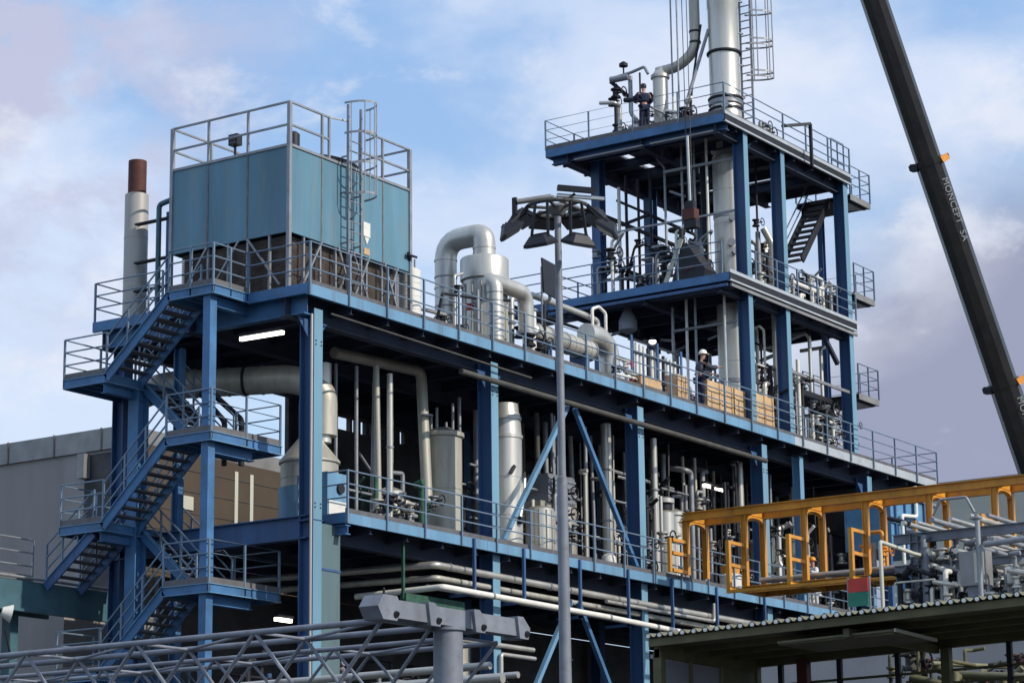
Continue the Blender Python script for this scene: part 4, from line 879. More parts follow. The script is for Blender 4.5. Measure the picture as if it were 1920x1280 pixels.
t = thing('packaged_unit', 'grey boxed machine with finned top behind the lamp mast', 'machine', (14.3, 2.0, Z2))
MB().box(13.3, 1.7, Z2+1.35, 15.0, 2.6, Z2+2.0).build('housing', 'alu_d', t)
MB().box(13.8, 1.75, Z2+2.05, 15.3, 2.5, Z2+2.9).build('finned_head', 'grey', t)
b = MB()
for k in range(5): b.box(13.78, 1.72, Z2+2.1+k*0.16, 15.32, 1.76, Z2+2.16+k*0.16)
b.build('fins', 'galv', t)
for x in (13.4, 14.9): MB().box(x-0.05, 1.75, Z2, x+0.05, 2.5, Z2+1.35).build('leg', 'dark', t)
t = thing('insulated_cap', 'small white domed cover at the lower deck edge', 'cover', (15.2, 0.5, Z2))
MB().lathe((15.25, 0.55, Z2), [(0.2, 0.0), (0.24, 0.2), (0.2, 0.42), (0.05, 0.5)], 18).build('dome', 'white', t, smooth=True)
MB().lathe((15.25, 0.55, Z2), [(0.28, 0.0), (0.28, 0.06)], 18).build('base_flange', 'galv', t, smooth=True)
t = thing('white_drum', 'small white drum behind the yellow frame on lower deck', 'drum', (22.9, 0.6, Z2))
MB().lathe((22.9, 0.6, Z2), [(0.36, 0.0), (0.36, 0.55), (0.38, 0.57), (0.38, 0.62), (0.3, 0.66)], 20).build('drum_body', 'white', t, smooth=True)
MB().lathe((22.9, 0.6, Z2+0.67), [(0.3, 0.0), (0.32, 0.25), (0.1, 0.32)], 20).build('lid', 'yellow', t, smooth=True)
# blue hoppers on the far end of the lower deck
t = thing('blue_tank', 'blue steel tank with ribbed top at the far end behind the yellow frame', 'tank', (31, -0.9, 12))
MB().prism([(30.6, 14.0), (33.8, 14.0), (34.3, 14.6), (34.3, 15.9), (30.6, 15.9)], 'y', -1.6, 0.2).build('tank_body', 'hopper', t)
MB().box(30.5, -1.7, 15.9, 34.4, 0.3, 16.0).build('rim', 'galv', t)
for x in (30.9, 31.7, 32.5, 33.3, 34.0): MB().box(x-0.04, -1.68, 14.6 if x > 33 else 14.02, x+0.04, -1.602, 15.9).build('stiffener', 'blue', t)
MB().box(30.55, -1.67, 14.9, 34.3, -1.604, 14.98).build('stiffener', 'fascia', t)
MB().pipe([(31.2, -1.75, 13.2), (31.2, -1.75, 15.2), (32.4, -1.75, 15.3), (32.4, -1.75, 16.4)], 0.07).build('pipe', 'white', t, smooth=True)
for x, y in ((30.8, -1.4), (33.6, -1.4), (30.8, 0.1), (33.6, 0.1)): MB().box(x-0.08, y-0.08, 0, x+0.08, y+0.08, 14.0).build('leg', 'blue', t)

# pipes under the lower deck
def pline(name, label, pts, r, m, n=12, cat='pipe', bands=()):
    t = thing(name, label, cat, pts[0])
    MB().pipe(pts, r, n=n).build('pipe', m, t, smooth=True)
    for x, y, z in bands: MB().tube((x, y, z), (x+0.08, y, z), r*1.18, 12).build('flange', 'galv', t, smooth=True)
pline('service_pipe', 'upper of the dull silver pipes hung below the lower deck', [(4.6, 6.5, 10.85), (6.0, 0.35, 10.95), (18.5, 0.35, 10.9), (24.5, 0.35, 10.9)], 0.1, 'alu', bands=[(6.6, 0.35, 10.95), (11.6, 0.35, 10.92), (16.4, 0.35, 10.9)])
pline('service_pipe', 'middle dull pipe with short branch below the lower deck', [(5.0, 5.5, 10.55), (6.2, 0.45, 10.62), (25, 0.45, 10.55)], 0.085, 'alu_d', bands=[(7.6, 0.45, 10.6), (14.2, 0.45, 10.58)])
pline('service_pipe', 'thin dark pipe behind the hangers below the lower deck', [(6.0, 0.65, 10.38), (26, 0.65, 10.3)], 0.06, 'galv')
pline('white_line', 'bright white insulated pipe running below the lower deck', [(5.4, 2.6, 10.2), (5.7, -0.12, 10.28), (14.0, -0.12, 10.22), (19.6, -0.12, 10.12), (22.5, -0.12, 10.1)], 0.085, 'white', bands=[(14.1, -0.12, 10.22), (8.0, -0.12, 10.26)])
pline('branch_pipe', 'silver pipe elbow dropping below the yellow frame end', [(14.5, 0.2, 10.75), (21.0, 0.2, 10.72), (21.0, 0.2, 11.3)], 0.06, 'alu')
pline('eaves_beam', 'long grey tube beam hanging under the roof edge', [(6.9, 0.08, 16.42), (24.65, 0.08, 16.42)], 0.085, 'drab', cat='beam')
pline('conduit', 'thin grey conduit running along under the roof edge', [(1.1, 0.12, 16.95), (10.5, 0.12, 16.85)], 0.03, 'drab', cat='conduit')
pline('rain_pipe', 'pale vertical rainwater pipe fixed to the corner column', [(0.47, 0.25, 0.0), (0.47, 0.25, 16.85)], 0.036, 'stack', cat='downpipe')
pline('low_pipe', 'grey elbowed pipe pair inside the ground storey by grey portal', [(7.0, 0.25, 5.0), (7.0, 0.25, 9.0), (10.6, 0.25, 9.0)], 0.07, 'alu')
pline('low_pipe', 'inner elbowed grey pipe of the ground storey by grey portal', [(8.9, 0.2, 5.0), (8.9, 0.2, 8.75), (10.6, 0.2, 8.75)], 0.06, 'alu')
t = thing('low_vessel', 'banded silver vessel low behind the grey portal', 'process vessel', (9.4, 1.3, 5))
MB().lathe((8.6, 1.5, 5.0), rings([], 0.0, 4.1, 0.38, 0.6, 0.03, 0.1)+[(0.2, 4.3)], 24).build('vessel_shell', 'alu_d', t, smooth=True)

# fluorescent lamps
def tube_lamp(p, q, label):
    t = thing('tube_light', label, 'light fitting', p)
    MB().bar(p, q, 0.1, 0.09).build('tube', 'tube', t)
    d = Vector((0, 0, 0.09)); MB().bar(Vector(p)+d, Vector(q)+d, 0.2, 0.08).build('housing', 'dark', t)
tube_lamp((0.45, 2.62, 16.5), (0.5, 1.22, 16.5), 'lit fluorescent tube under the roof near the corner column')
tube_lamp((23.6, 1.9, 15.65), (25.0, 1.9, 15.65), 'lit fluorescent tube deep in the bay above the yellow frame')
tube_lamp((2.7, 3.2, 9.4), (3.35, 3.2, 9.4), 'dim lit tube light under the lower stair landing')

# ================================================================== people
def skinmesh(name, joints, bones, m, parent, root=0, sub=1):
    """joints: [(x,y,z,rx,ry)] -> one continuous skinned surface"""
    org = Vector(parent['_o']) if parent is not None else Vector((0, 0, 0))
    me = bpy.data.meshes.new(name); me.from_pydata([j[:3] for j in joints], bones, [])
    o = bpy.data.objects.new(name, me); COL.objects.link(o)
    sk = o.modifiers.new('skin', 'SKIN'); sk.use_smooth_shade = True; sk.branch_smoothing = 0.5
    if not me.skin_vertices: me.attributes.new('skin', 'FLOAT', 'POINT') if False else None
    for i, j in enumerate(joints):
        v = me.skin_vertices[0].data[i]; v.radius = (j[3], j[4] if len(j) > 4 else j[3]); v.use_root = (i == root)
    ss = o.modifiers.new('sub', 'SUBSURF'); ss.levels = sub; ss.render_levels = sub
    me.materials.append(M[m]); o.parent = parent
    return o
def person(label, loc, rz, pose, top, trousers, helmet='helmet', scale=1.0):
    """local frame: +x is the way the person faces, +y is their left"""
    t = thing('person', label, 'person', loc); t.rotation_euler = (0, 0, rz); t.scale = (scale,)*3
    P = dict(pel=(0, 0, 0.98), ch=(0.02, 0, 1.3), nk=(0.04, 0, 1.5), hd=(0.07, 0, 1.66), ht=(0.06, 0, 1.78),
             ls=(0.02, 0.19, 1.43), le=(0.0, 0.25, 1.14), lw=(0.1, 0.24, 0.9), rs=(0.02, -0.19, 1.43), re=(0.0, -0.25, 1.14), rw=(0.1, -0.24, 0.9),
             lh=(0, 0.1, 0.93), lk=(0.03, 0.12, 0.5), la=(0, 0.12, 0.09), lt=(0.17, 0.14, 0.04), rh=(0, -0.1, 0.93), rk=(0.03, -0.12, 0.5), ra=(0, -0.12, 0.09), rt=(0.17, -0.14, 0.04))
    P.update(pose)
    rad = dict(pel=(0.14, 0.11), ch=(0.16, 0.11), nk=(0.055,), hd=(0.088,), ht=(0.07,), ls=(0.062,), le=(0.047,), lw=(0.03,), rs=(0.062,), re=(0.047,), rw=(0.03,),
               lh=(0.085,), lk=(0.058,), la=(0.042,), lt=(0.035,), rh=(0.085,), rk=(0.058,), ra=(0.042,), rt=(0.035,))
    names = list(P); idx = {n: i for i, n in enumerate(names)}
    J = [tuple(P[n])+tuple(r*(0.7 if n in ('pel', 'ch', 'ls', 'rs', 'lh', 'rh', 'lk', 'rk') else 1.0) for r in rad[n]) for n in names]
    B = [('pel', 'ch'), ('ch', 'nk'), ('nk', 'hd'), ('hd', 'ht'), ('ch', 'ls'), ('ls', 'le'), ('le', 'lw'), ('ch', 'rs'), ('rs', 're'), ('re', 'rw'),
         ('pel', 'lh'), ('lh', 'lk'), ('lk', 'la'), ('la', 'lt'), ('pel', 'rh'), ('rh', 'rk'), ('rk', 'ra'), ('ra', 'rt')]
    B = [(idx[a], idx[b]) for a, b in B]
    J = [(*j[:3], *(r*(0.75 if k in (names.index('le'), names.index('re')) else 1) for r in j[3:])) for k, j in enumerate(J)]
    for s, e, w in (('l', 'le', 'lw'), ('r', 're', 'rw')):
        W = Vector(P[w]); D = (W-Vector(P[e])).normalized(); side = Vector((-D.y, D.x, 0)); side = side.normalized() if side.length > 0.1 else Vector((0, 1, 0))
        pi = len(J); pm = W+D*0.07; J.append((*pm, 0.034)); B.append((idx[w], pi))
        for k, ln in enumerate((0.065, 0.08, 0.085, 0.075)):
            f1 = pm+D*0.035+side*(0.036-0.024*k); f2 = f1+D*ln*0.55+Vector((0, 0, -0.012)); f3 = f2+D*ln*0.4+Vector((0, 0, -0.025))
            i = len(J); J += [(*f1, 0.011), (*f2, 0.010), (*f3, 0.008)]; B += [(pi, i), (i, i+1), (i+1, i+2)]
        i = len(J); th = W+D*0.04+side*0.05; J += [(*th, 0.013), (*(th+D*0.045+side*0.012), 0.010)]; B += [(idx[w], i), (i, i+1)]
    body = skinmesh('body', J, B, 'skin', t, root=idx['pel'])
    def part(nm, keys, bones, grow, m):
        ii = {n: i for i, n in enumerate(keys)}
        jj = [tuple(P[n])+tuple(r+grow for r in rad[n]) for n in keys]
        skinmesh(nm, jj, [(ii[a], ii[b]) for a, b in bones], m, t)
    P['co'] = tuple((Vector(P['ch'])+(Vector(P['nk'])-Vector(P['ch']))*0.75)); rad['co'] = (0.085,)
    part('jacket', ['pel', 'ch', 'co', 'ls', 'le', 'lw', 'rs', 're', 'rw'], [('pel', 'ch'), ('ch', 'co'), ('ch', 'ls'), ('ls', 'le'), ('le', 'lw'), ('ch', 'rs'), ('rs', 're'), ('re', 'rw')], 0.044, top)
    part('trousers', ['pel', 'lh', 'lk', 'la', 'rh', 'rk', 'ra'], [('pel', 'lh'), ('lh', 'lk'), ('lk', 'la'), ('pel', 'rh'), ('rh', 'rk'), ('rk', 'ra')], 0.02, trousers)
    for s in 'lr':
        a, b = Vector(P[s+'a']), Vector(P[s+'t'])
        MBb = MB().box(a.x-0.07, a.y-0.05, a.z-0.09, b.x+0.06, a.y+0.05, a.z+0.0); t2 = MBb.build('boot', 'black', None); t2.parent = t
    hd, ht = Vector(P['hd']), Vector(P['ht'])
    f = MB().lathe((0, 0, 0), [(0.005, 0), (0.011, 0.012), (0.006, 0.035)], 8).build('nose', 'skin', None, smooth=True); f.parent = body; f.location = hd+Vector((0.088, 0, -0.005))
    e = MB().box(hd.x+0.078, hd.y-0.045, hd.z+0.022, hd.x+0.09, hd.y-0.018, hd.z+0.036).box(hd.x+0.078, hd.y+0.018, hd.z+0.022, hd.x+0.09, hd.y+0.045, hd.z+0.036).build('eyes', 'black', None); e.parent = body
    mo = MB().box(hd.x+0.074, hd.y-0.025, hd.z-0.05, hd.x+0.086, hd.y+0.025, hd.z-0.042).build('mouth', 'rust', None); mo.parent = body
    if helmet:
        c = hd+Vector((-0.01, 0, 0.05))
        hm = MB().lathe((0, 0, 0), [(0.15, 0), (0.15, 0.012), (0.125, 0.02), (0.12, 0.07), (0.095, 0.115), (0.05, 0.14), (0.01, 0.148)], 20)
        hm.box(0.10, -0.07, 0.0, 0.185, 0.07, 0.012)
        h = hm.build('helmet', helmet, None, smooth=True); h.parent = t; h.location = c
    else:
        h = MB().lathe((0, 0, 0), [(0.095, -0.05), (0.105, 0.0), (0.1, 0.06), (0.07, 0.1), (0.02, 0.115)], 18).build('hair', 'black', None, smooth=True); h.parent = t; h.location = hd+Vector((-0.018, 0, 0.03))
    return t
person('man in white helmet and dark overalls leaning at the roof rail by crates', (20.75, 0.32, ZR+0.02), R(-35),
       dict(pel=(-0.04, 0, 1.0), ch=(0.04, 0, 1.32), nk=(0.09, 0, 1.52), hd=(0.14, 0, 1.67), ht=(0.13, 0, 1.79), ls=(0.05, 0.19, 1.44), le=(0.2, 0.26, 1.2), lw=(0.45, 0.2, 1.18), rs=(0.05, -0.19, 1.44), re=(0.25, -0.24, 1.26), rw=(0.52, -0.22, 1.3)),
       'greycloth', 'navy', 'helmet', 1.08)
person('worker in black clothes standing at the rail of the top platform', (22.95, 3.45, ZT+0.05), R(50),
       dict(ls=(0.02, 0.19, 1.43), le=(0.12, 0.32, 1.2), lw=(0.34, 0.2, 1.22), re=(0.1, -0.3, 1.18), rw=(0.32, -0.16, 1.2)), 'navy', 'navy', None, 1.02)
person('worker in white overalls and orange helmet beneath the yellow frame', (28.6, 0.45, Z2+0.0), R(150),
       dict(le=(0.12, 0.3, 1.2), lw=(0.32, 0.22, 1.3)), 'whitecloth', 'whitecloth', 'orange', 1.0)

# ================================================================== yellow steel frame bridge
yb = thing('yellow_frame_bridge', 'yellow welded steel frame bridge reaching out from the lower deck', 'steel frame', (18.7, -6, 11.2))
YX0, YX1 = 18.15, 19.35; YT, YBt = 13.78, 11.12
ys = [-0.5-2.05*k for k in range(8)]
for x in (YX0, YX1):
    c = MB(); c.bar((x, -0.42, YT-0.12), (x, ys[-1]-0.4, YT-0.12), 0.03, 0.2); c.bar((x, -0.42, YT-0.005), (x, ys[-1]-0.4, YT-0.005), 0.2, 0.025); c.bar((x, -0.42, YT-0.235), (x, ys[-1]-0.4, YT-0.235), 0.2, 0.025)
    c.build('top_chord', 'yellow', yb)
    c = MB(); c.bar((x, ys[1]+0.1, YBt+0.1), (x, ys[-1]-0.4, YBt+0.1), 0.03, 0.18); c.bar((x, ys[1]+0.1, YBt+0.2), (x, ys[-1]-0.4, YBt+0.2), 0.2, 0.03); c.build('bottom_chord', 'yellow', yb)
for k, y in enumerate(ys):
    zb = YBt if k else 11.85
    for x in (YX0, YX1):
        b = MB().icol(x, y, zb, YT-0.25, 0.16, 0.17, 0.018)
        b.build('post', 'yellow', yb)
    # rounded portal head between the two posts
    arc = []
    for i in range(9):
        t_ = math.pi*i/8; arc.append((YX0+0.1+(YX1-YX0-0.2)*(1-math.cos(t_))/2, YT-0.44+0.15*math.sin(t_)))
    poly = [(YX0+0.1, YT-0.38), (YX1-0.1, YT-0.38)]+list(reversed(arc))
    # build the head plate as strips so it stays a clean solid
    h = MB()
    for (u0, w0), (u1, w1) in zip(arc, arc[1:]):
        h.prism([(u0, w0), (u1, w1), (u1, YT-0.251), (u0, YT-0.251)], 'y', y-0.075, y+0.075)
    h.build('portal_head', 'yellow', yb)
    MB().box(YX0+0.03, y-0.05, YT-0.22, YX1-0.03, y+0.05, YT-0.03).build('cross_member', 'yellow', yb)
    for sgn in (-1, 1):     # curved haunches along the chord
        MB().prism([(y+sgn*0.09, YT-0.25), (y+sgn*0.33, YT-0.25), (y+sgn*0.15, YT-0.31), (y+sgn*0.09, YT-0.48)], 'x', YX0-0.012, YX0+0.012).build('gusset', 'yellow', yb)
    if k:
        xo = YX0-1.05; o = MB()
        o.box(xo-0.07, y-0.06, YBt, xo+0.07, y+0.06, YBt+1.5)
        for z in (YBt+0.0, YBt+0.72, YBt+1.4): o.box(xo+0.07, y-0.05, z, YX0-0.1, y+0.05, z+0.1)
        o.build('outrigger', 'yellow', yb)
        MB().box(YX0+0.1, y-0.08, YBt, YX1-0.1, y+0.08, YBt+0.16).build('cross_member', 'yellow', yb)
    if k in (0,):
        o = MB().box(YX0-1.1, y-0.05, 11.85, YX0-0.98, y+0.05, 12.9)
        for z in (11.87, 12.4, 12.8): o.box(YX0-0.92, y-0.07, z, YX0-0.1, y+0.07, z+0.1)
        o.build('outrigger', 'yellow', yb)
c = MB().bar((YX0-1.05, ys[1]+0.07, YBt-0.05), (YX0-1.05, ys[-1], YBt-0.05), 0.13, 0.09); c.build('outer_chord', 'yellow', yb)
MB().box(YX0+0.12, ys[-1], YBt+0.21, YX1-0.12, ys[1], YBt+0.25).build('walkway_plate', 'grate', yb)
for x in (YX0+0.35, YX0+0.7): MB().tube((x, ys[1]-0.3, YBt+0.42), (x, ys[-1], YBt+0.42), 0.07, 12).build('pipe', 'alu', yb, smooth=True)
pipework('copper_valves', 'orange brown valve group inside the yellow frame', (18.8, -6.5, 12),
         [([(18.9, -6.2, 11.5), (18.9, -6.2, 12.7), (18.9, -6.8, 12.7), (18.9, -6.8, 11.5)], 0.06, 'yellow'), ([(18.9, -6.5, 11.5), (18.9, -6.5, 12.4)], 0.08, 'galv')], [(18.9, -6.2, 12.2, 0.1, 'orange', 'orange'), (18.9, -6.8, 12.1, 0.1, 'orange', 'orange')])

# ================================================================== pipe rack at right, standing between shelter and bridge
pr = thing('pipe_rack', 'grey painted pipe rack carrying silver pipes behind the corrugated roof', 'pipe rack', (12, -12, 0))
RX = 9.9
def at_post(x, y, z1, w=0.22): MB().icol(x, y, 0, z1, w, w, 0.02).build('post', 'grey', pr)
for x in (9.9, 14.5, 19.0): at_post(x, -12.0, 11.05); at_post(x, -15.6, 11.0)
for x in (9.9, 14.5, 19.0):
    MB().ibeam('y', -16.2, -11.4, x, 10.85, 11.1, 0.2, 0.02).build('cross_beam', 'grey', pr)
    MB().ibeam('y', -16.2, -11.4, x, 10.1, 10.3, 0.18, 0.02).build('cross_beam', 'grey', pr)
for k, (y, z, r, m_) in enumerate(((-12.1, 11.25, 0.1, 'alu'), (-12.5, 11.22, 0.08, 'alu'), (-12.9, 11.25, 0.11, 'galv'), (-13.4, 11.22, 0.09, 'alu'), (-13.9, 11.25, 0.12, 'alu_d'), (-14.4, 11.22, 0.09, 'galv'), (-12.3, 10.42, 0.09, 'alu'), (-12.8, 10.42, 0.1, 'alu_d'), (-13.5, 10.42, 0.12, 'alu'), (-14.2, 10.42, 0.09, 'galv'))):
    MB().pipe([(9.0, y, z), (24, y, z)], r*0.62, n=12).build('pipe', m_, pr, smooth=True)
MB().pipe([(9.2, -12.2, 11.25), (9.2, -11.6, 11.45), (9.6, -11.6, 11.45)], 0.06).build('pipe_end', 'dark', pr, smooth=True)
pipework('handrail_frame', 'white tubular frame rising in front of red and green board', (8, -10.9, 8),
         [([(7.2, -12.3, 0), (7.2, -12.3, 10.55), (9.03, -12.35, 10.45), (14.5, -12.4, 10.5)], 0.05, 'cream'), ([(9.0, -11.8, 8.2), (9.0, -11.8, 9.75), (9.0, -12.9, 9.75)], 0.025, 'cream')], cat='tube frame')
pipework('grey_pipes', 'grey pipe with flanged end standing right of the pipe rack post', (9.9, -14, 8),
         [([(8.0, -14.55, 0), (8.0, -14.55, 11.1)], 0.065, 'galv'), ([(8.0, -14.7, 10.35), (8.0, -18.5, 10.5)], 0.075, 'galv'), ([(8.2, -13.3, 11.2), (8.2, -13.5, 11.6), (8.2, -14.2, 11.6), (8.2, -14.4, 11.2)], 0.035, 'galv'),
          ([(9.0, -14.2, 9.0), (9.0, -16.8, 9.2)], 0.08, 'alu')], flanges=[(8.0, -14.55, 11.0, 0.13)], cat='pipes')
t = thing('junction_cabinet', 'pale grey upright cabinet between pipes right of the rack post', 'cabinet', (8.6, -13.9, 0))
MB().box(8.5, -14.5, 9.45, 8.9, -13.8, 10.3).build('cabinet_body', 'cap', t); MB().box(8.47, -14.45, 9.5, 8.495, -14.2, 10.25).build('door', 'cream', t)
MB().box(8.6, -14.35, 0, 8.75, -13.95, 9.45).build('stand', 'grey', t)
clutter('valve_thicket', 'bent pipes and valves between rack post and cabinet', 9.3, 11.5, -13.2, -12.2, 8.6, 2.6, 14, ['galv', 'alu', 'dark', 'grey'])
clutter('valve_thicket', 'bright fittings above the corrugated roof right of rack post', 9.2, 10.4, -15.0, -11.6, 8.6, 1.4, 16, ['white', 'alu', 'galv', 'dark'])
clutter('valve_thicket', 'fittings and elbows at the right edge above corrugated roof', 8.6, 10.0, -16.6, -14.4, 8.7, 1.5, 14, ['white', 'alu', 'galv'])
t = thing('blue_container', 'light blue low container behind the rack posts', 'container', (16, -13, 7))
MB().box(15.5, -14.2, 7.5, 17.5, -8.8, 10.85).build('container_body', 'hopper', t); MB().box(15.4, -14.3, 10.85, 17.6, -8.7, 10.92).build('lid', 'galv', t)
MB().box(15.6, -14.1, 0, 17.4, -8.9, 7.5).build('plinth', 'walldark', t)
t = thing('signal_board', 'red over green rectangular board by the white tube frame', 'board', (7, -11, 9))
zz = 8.95
MB().box(6.6, -12.2, zz+0.33, 6.64, -11.66, zz+0.66).build('red_panel', 'red', t); MB().box(6.6, -12.2, zz-0.02, 6.64, -11.66, zz+0.32).build('green_panel', 'green', t)
MB().box(6.64, -12.24, 0, 6.69, -12.2, zz+0.7).box(6.64, -11.66, 0, 6.69, -11.62, zz+0.7).build('frame', 'galv', t)

# ================================================================== corrugated shelter
sh = thing('corrugated_shelter', 'open olive shelter with corrugated sheet roof in the right foreground', 'shelter', (0, -20, 0))
SX0, SX1, SY0, SY1, SZ = -6.7, -2.5, -13.9, -30.0, 6.94
SL = 0.026
per = 0.255; vs = []; fs = []
n = int((SY0-SY1)/per)*8
def sz(y): return SZ+SL*(SY0-y)
for i in range(n+1):
    y = SY0-(SY0-SY1)*i/n; dz = 0.045*math.sin(2*math.pi*(SY0-y)/per)
    vs += [(SX0-0.15, y, sz(y)+dz), (SX1, y, sz(y)+dz+0.2)]
fs = [(2*i, 2*i+1, 2*i+3, 2*i+2) for i in range(n)]
r_ = MB(); r_._add(vs, fs); r_._add([(v[0], v[1], v[2]+0.012) for v in vs], fs); r_.build('corrugated_roof', 'corr', sh, smooth=True)
# pale discs paint the daylight seen under the wave crests at the eaves
for i in range(int((SY0-SY1)/per)):
    y = SY0-per*(i+0.25); MB().tube((SX0-0.158, y, sz(y)-0.004), (SX0-0.10, y, sz(y)-0.004), 0.040, 10).build('daylight_dot', 'daylight_tone', sh)
def along(x0, x1, za, zb, ya=SY0-0.02, yb=SY1):
    """member following the slope of the roof along y"""
    m_ = MB(); m_._add([(x0, ya, sz(ya)+za), (x1, ya, sz(ya)+za), (x1, ya, sz(ya)+zb), (x0, ya, sz(ya)+zb), (x0, yb, sz(yb)+za), (x1, yb, sz(yb)+za), (x1, yb, sz(yb)+zb), (x0, yb, sz(yb)+zb)],
            [(0, 1, 2, 3), (7, 6, 5, 4), (0, 4, 5, 1), (1, 5, 6, 2), (2, 6, 7, 3), (3, 7, 4, 0)]); return m_
along(SX0-0.06, SX0+0.04, -0.2, -0.05).build('eaves_beam', 'olive', sh)
along(SX0+0.1, SX1, -0.14, -0.1).build('soffit', 'olive', sh)
for x in (-5.6, -4.6, -3.6): along(x-0.04, x+0.04, -0.24, -0.141).build('purlin', 'olive', sh)
along(SX1-0.1, SX1+0.06, -0.3, -0.02).build('rear_beam', 'olive', sh)
for y in (-14.0, -18.1, -22.2, -26.3): MB().box(SX0+0.1, y-0.06, sz(y)-0.4, SX1-0.1, y+0.06, sz(y)-0.24).build('rafter', 'olive', sh)
for x, y in ((-6.5, -14.0), (-2.6, -14.0), (-2.6, -18.3), (-2.6, -20.9), (-2.6, -24.0)): MB().box(x-0.09, y-0.09, 0, x+0.09, y+0.09, sz(y)-0.3).build('post', 'olive', sh)
MB().box(-2.72, -15.25, 0, -2.52, -15.02, SZ-0.22).build('post', 'rust', sh, label='rust red post at the back of the shelter')
for a, b_ in ((-6.38, -5.4), (-5.3, -4.15)): MB().box(a, -14.02, 4.2, b_, -13.98, SZ-0.42).build('end_pane', 'pane', sh)
MB().prism([(-6.6, SZ-0.12), (-2.5, SZ-0.08), (-2.5, SZ-0.42), (-6.6, SZ-0.40)], 'y', -14.07, -13.95).build('end_rail', 'olive', sh)
MB().box(-4.08, -14.05, 3, -2.62, -13.95, SZ-0.42).build('end_panel', 'olive', sh)
for x in (-6.45, -5.35, -4.12): MB().box(x-0.05, -14.06, 3, x+0.05, -13.94, SZ-0.4).build('mullion', 'corr', sh)
for z in (5.3, 6.0, 6.25):
    MB().bar((-2.5, -14.2, z), (-2.5, -30, z+0.25), 0.05, 0.05).build('cross_rail', 'olive', sh)
for y in (-14.55, -15.9, -17.2, -19.6, -22.4): MB().box(-2.56, y-0.05, 0, -2.46, y+0.05, SZ-0.1).build('stud', 'dark', sh)
t = thing('hanging_tray', 'pale edged lifting tray hung under the shelter roof', 'tray', (-3, -18, 6.7))
MB().bar((-5.6, -16.6, 6.64), (-5.6, -19.0, 6.68), 1.7, 0.05).build('tray', 'olive', t); MB().bar((-6.5, -19.05, 6.72), (-4.7, -19.05, 6.68), 0.05, 0.06).build('edge_trim', 'cream', t); MB().bar((-6.48, -16.6, 6.66), (-6.48, -19.0, 6.72), 0.03, 0.04).build('edge_trim', 'corr', t)
clutter('shelter_pipework', 'olive and brown pipework with valves under the shelter roof', -1.8, 0.4, -19.2, -16.6, 5.4, 1.6, 14, ['olive', 'corr', 'drab', 'rust'])
pipework('shelter_lines', 'horizontal olive pipes crossing under the shelter', (0, -19, 5),
         [([(-1.2, -17.8, 6.35), (-1.0, -20.0, 6.15)], 0.09, 'corr'), ([(-1.3, -16.6, 6.05), (-1.3, -20.6, 6.0)], 0.05, 'olive'), ([(-1.3, -17.4, 6.6), (0.5, -18.3, 6.6)], 0.05, 'corr'), ([(-0.4, -18.6, 6.3), (-0.4, -20.6, 6.0), (-0.4, -20.6, 4.0)], 0.05, 'dark'), ([(-0.8, -19.0, 6.35), (-0.8, -19.0, 4.0)], 0.05, 'corr')], [(-1.1, -18.5, 5.8, 0.12, 'corr', 'rust')])
# grey hall behind the shelter
t = thing('store_building', 'plain grey low building seen beneath the corrugated roof', 'building', (8, -20, 0))
MB().box(5.0, -34, 0, 7.5, -7.1, 7.85).build('wall', 'storewall', t); MB().box(4.9, -34, 7.85, 7.6, -7.0, 7.95).build('roof', 'cap', t)
MB().box(4.96, -15.0, 5.2, 5.0, -13.9, 6.2).build('window', 'dark', t)

# ================================================================== grey portal and lattice girder in the foreground
pt_ = thing('pipe_bridge_portal', 'grey round column with pointed crosshead in the foreground', 'portal frame', (-13.6, -14, 0))
PX, PY, PZ = -13.6, -14.0, 6.78
MB().lathe((PX, PY, 0), [(0.255, 0), (0.255, PZ-0.34), (0.3, PZ-0.32), (0.3, PZ-0.27)], 32).build('column', 'grey', pt_, smooth=True)
ch = MB().box(PX-1.95, PY-0.14, PZ-0.25, PX+2.06, PY+0.14, PZ+0.05)
ch.build('crosshead', 'grey', pt_)
for x in (PX-1.93, PX-0.72, PX+0.62, PX+1.98):
    hx = [(x-0.33, PZ-0.1), (x-0.18, PZ+0.1), (x+0.2, PZ+0.1), (x+0.33, PZ-0.1), (x+0.2, PZ-0.31), (x-0.18, PZ-0.31)] if x < PX-1.5 else [(x-0.12, PZ+0.09), (x+0.06, PZ+0.09), (x+0.28, PZ-0.1), (x+0.22, PZ-0.3), (x-0.05, PZ-0.3)]
    MB().prism(hx, 'y', PY-0.2, PY+0.2).build('bearing_plate', 'grey', pt_)
    MB().tube((x+0.16, PY-0.19, PZ-0.2), (x+0.16, PY-0.23, PZ-0.22), 0.06, 12).build('end_cap', 'dark', pt_, smooth=True)
MB().bar((PX-1.9, PY-0.05, PZ+0.08), (PX-1.9, PY-0.05, PZ+0.24), 0.03, 0.03).build('lifting_eye', 'dark', pt_)

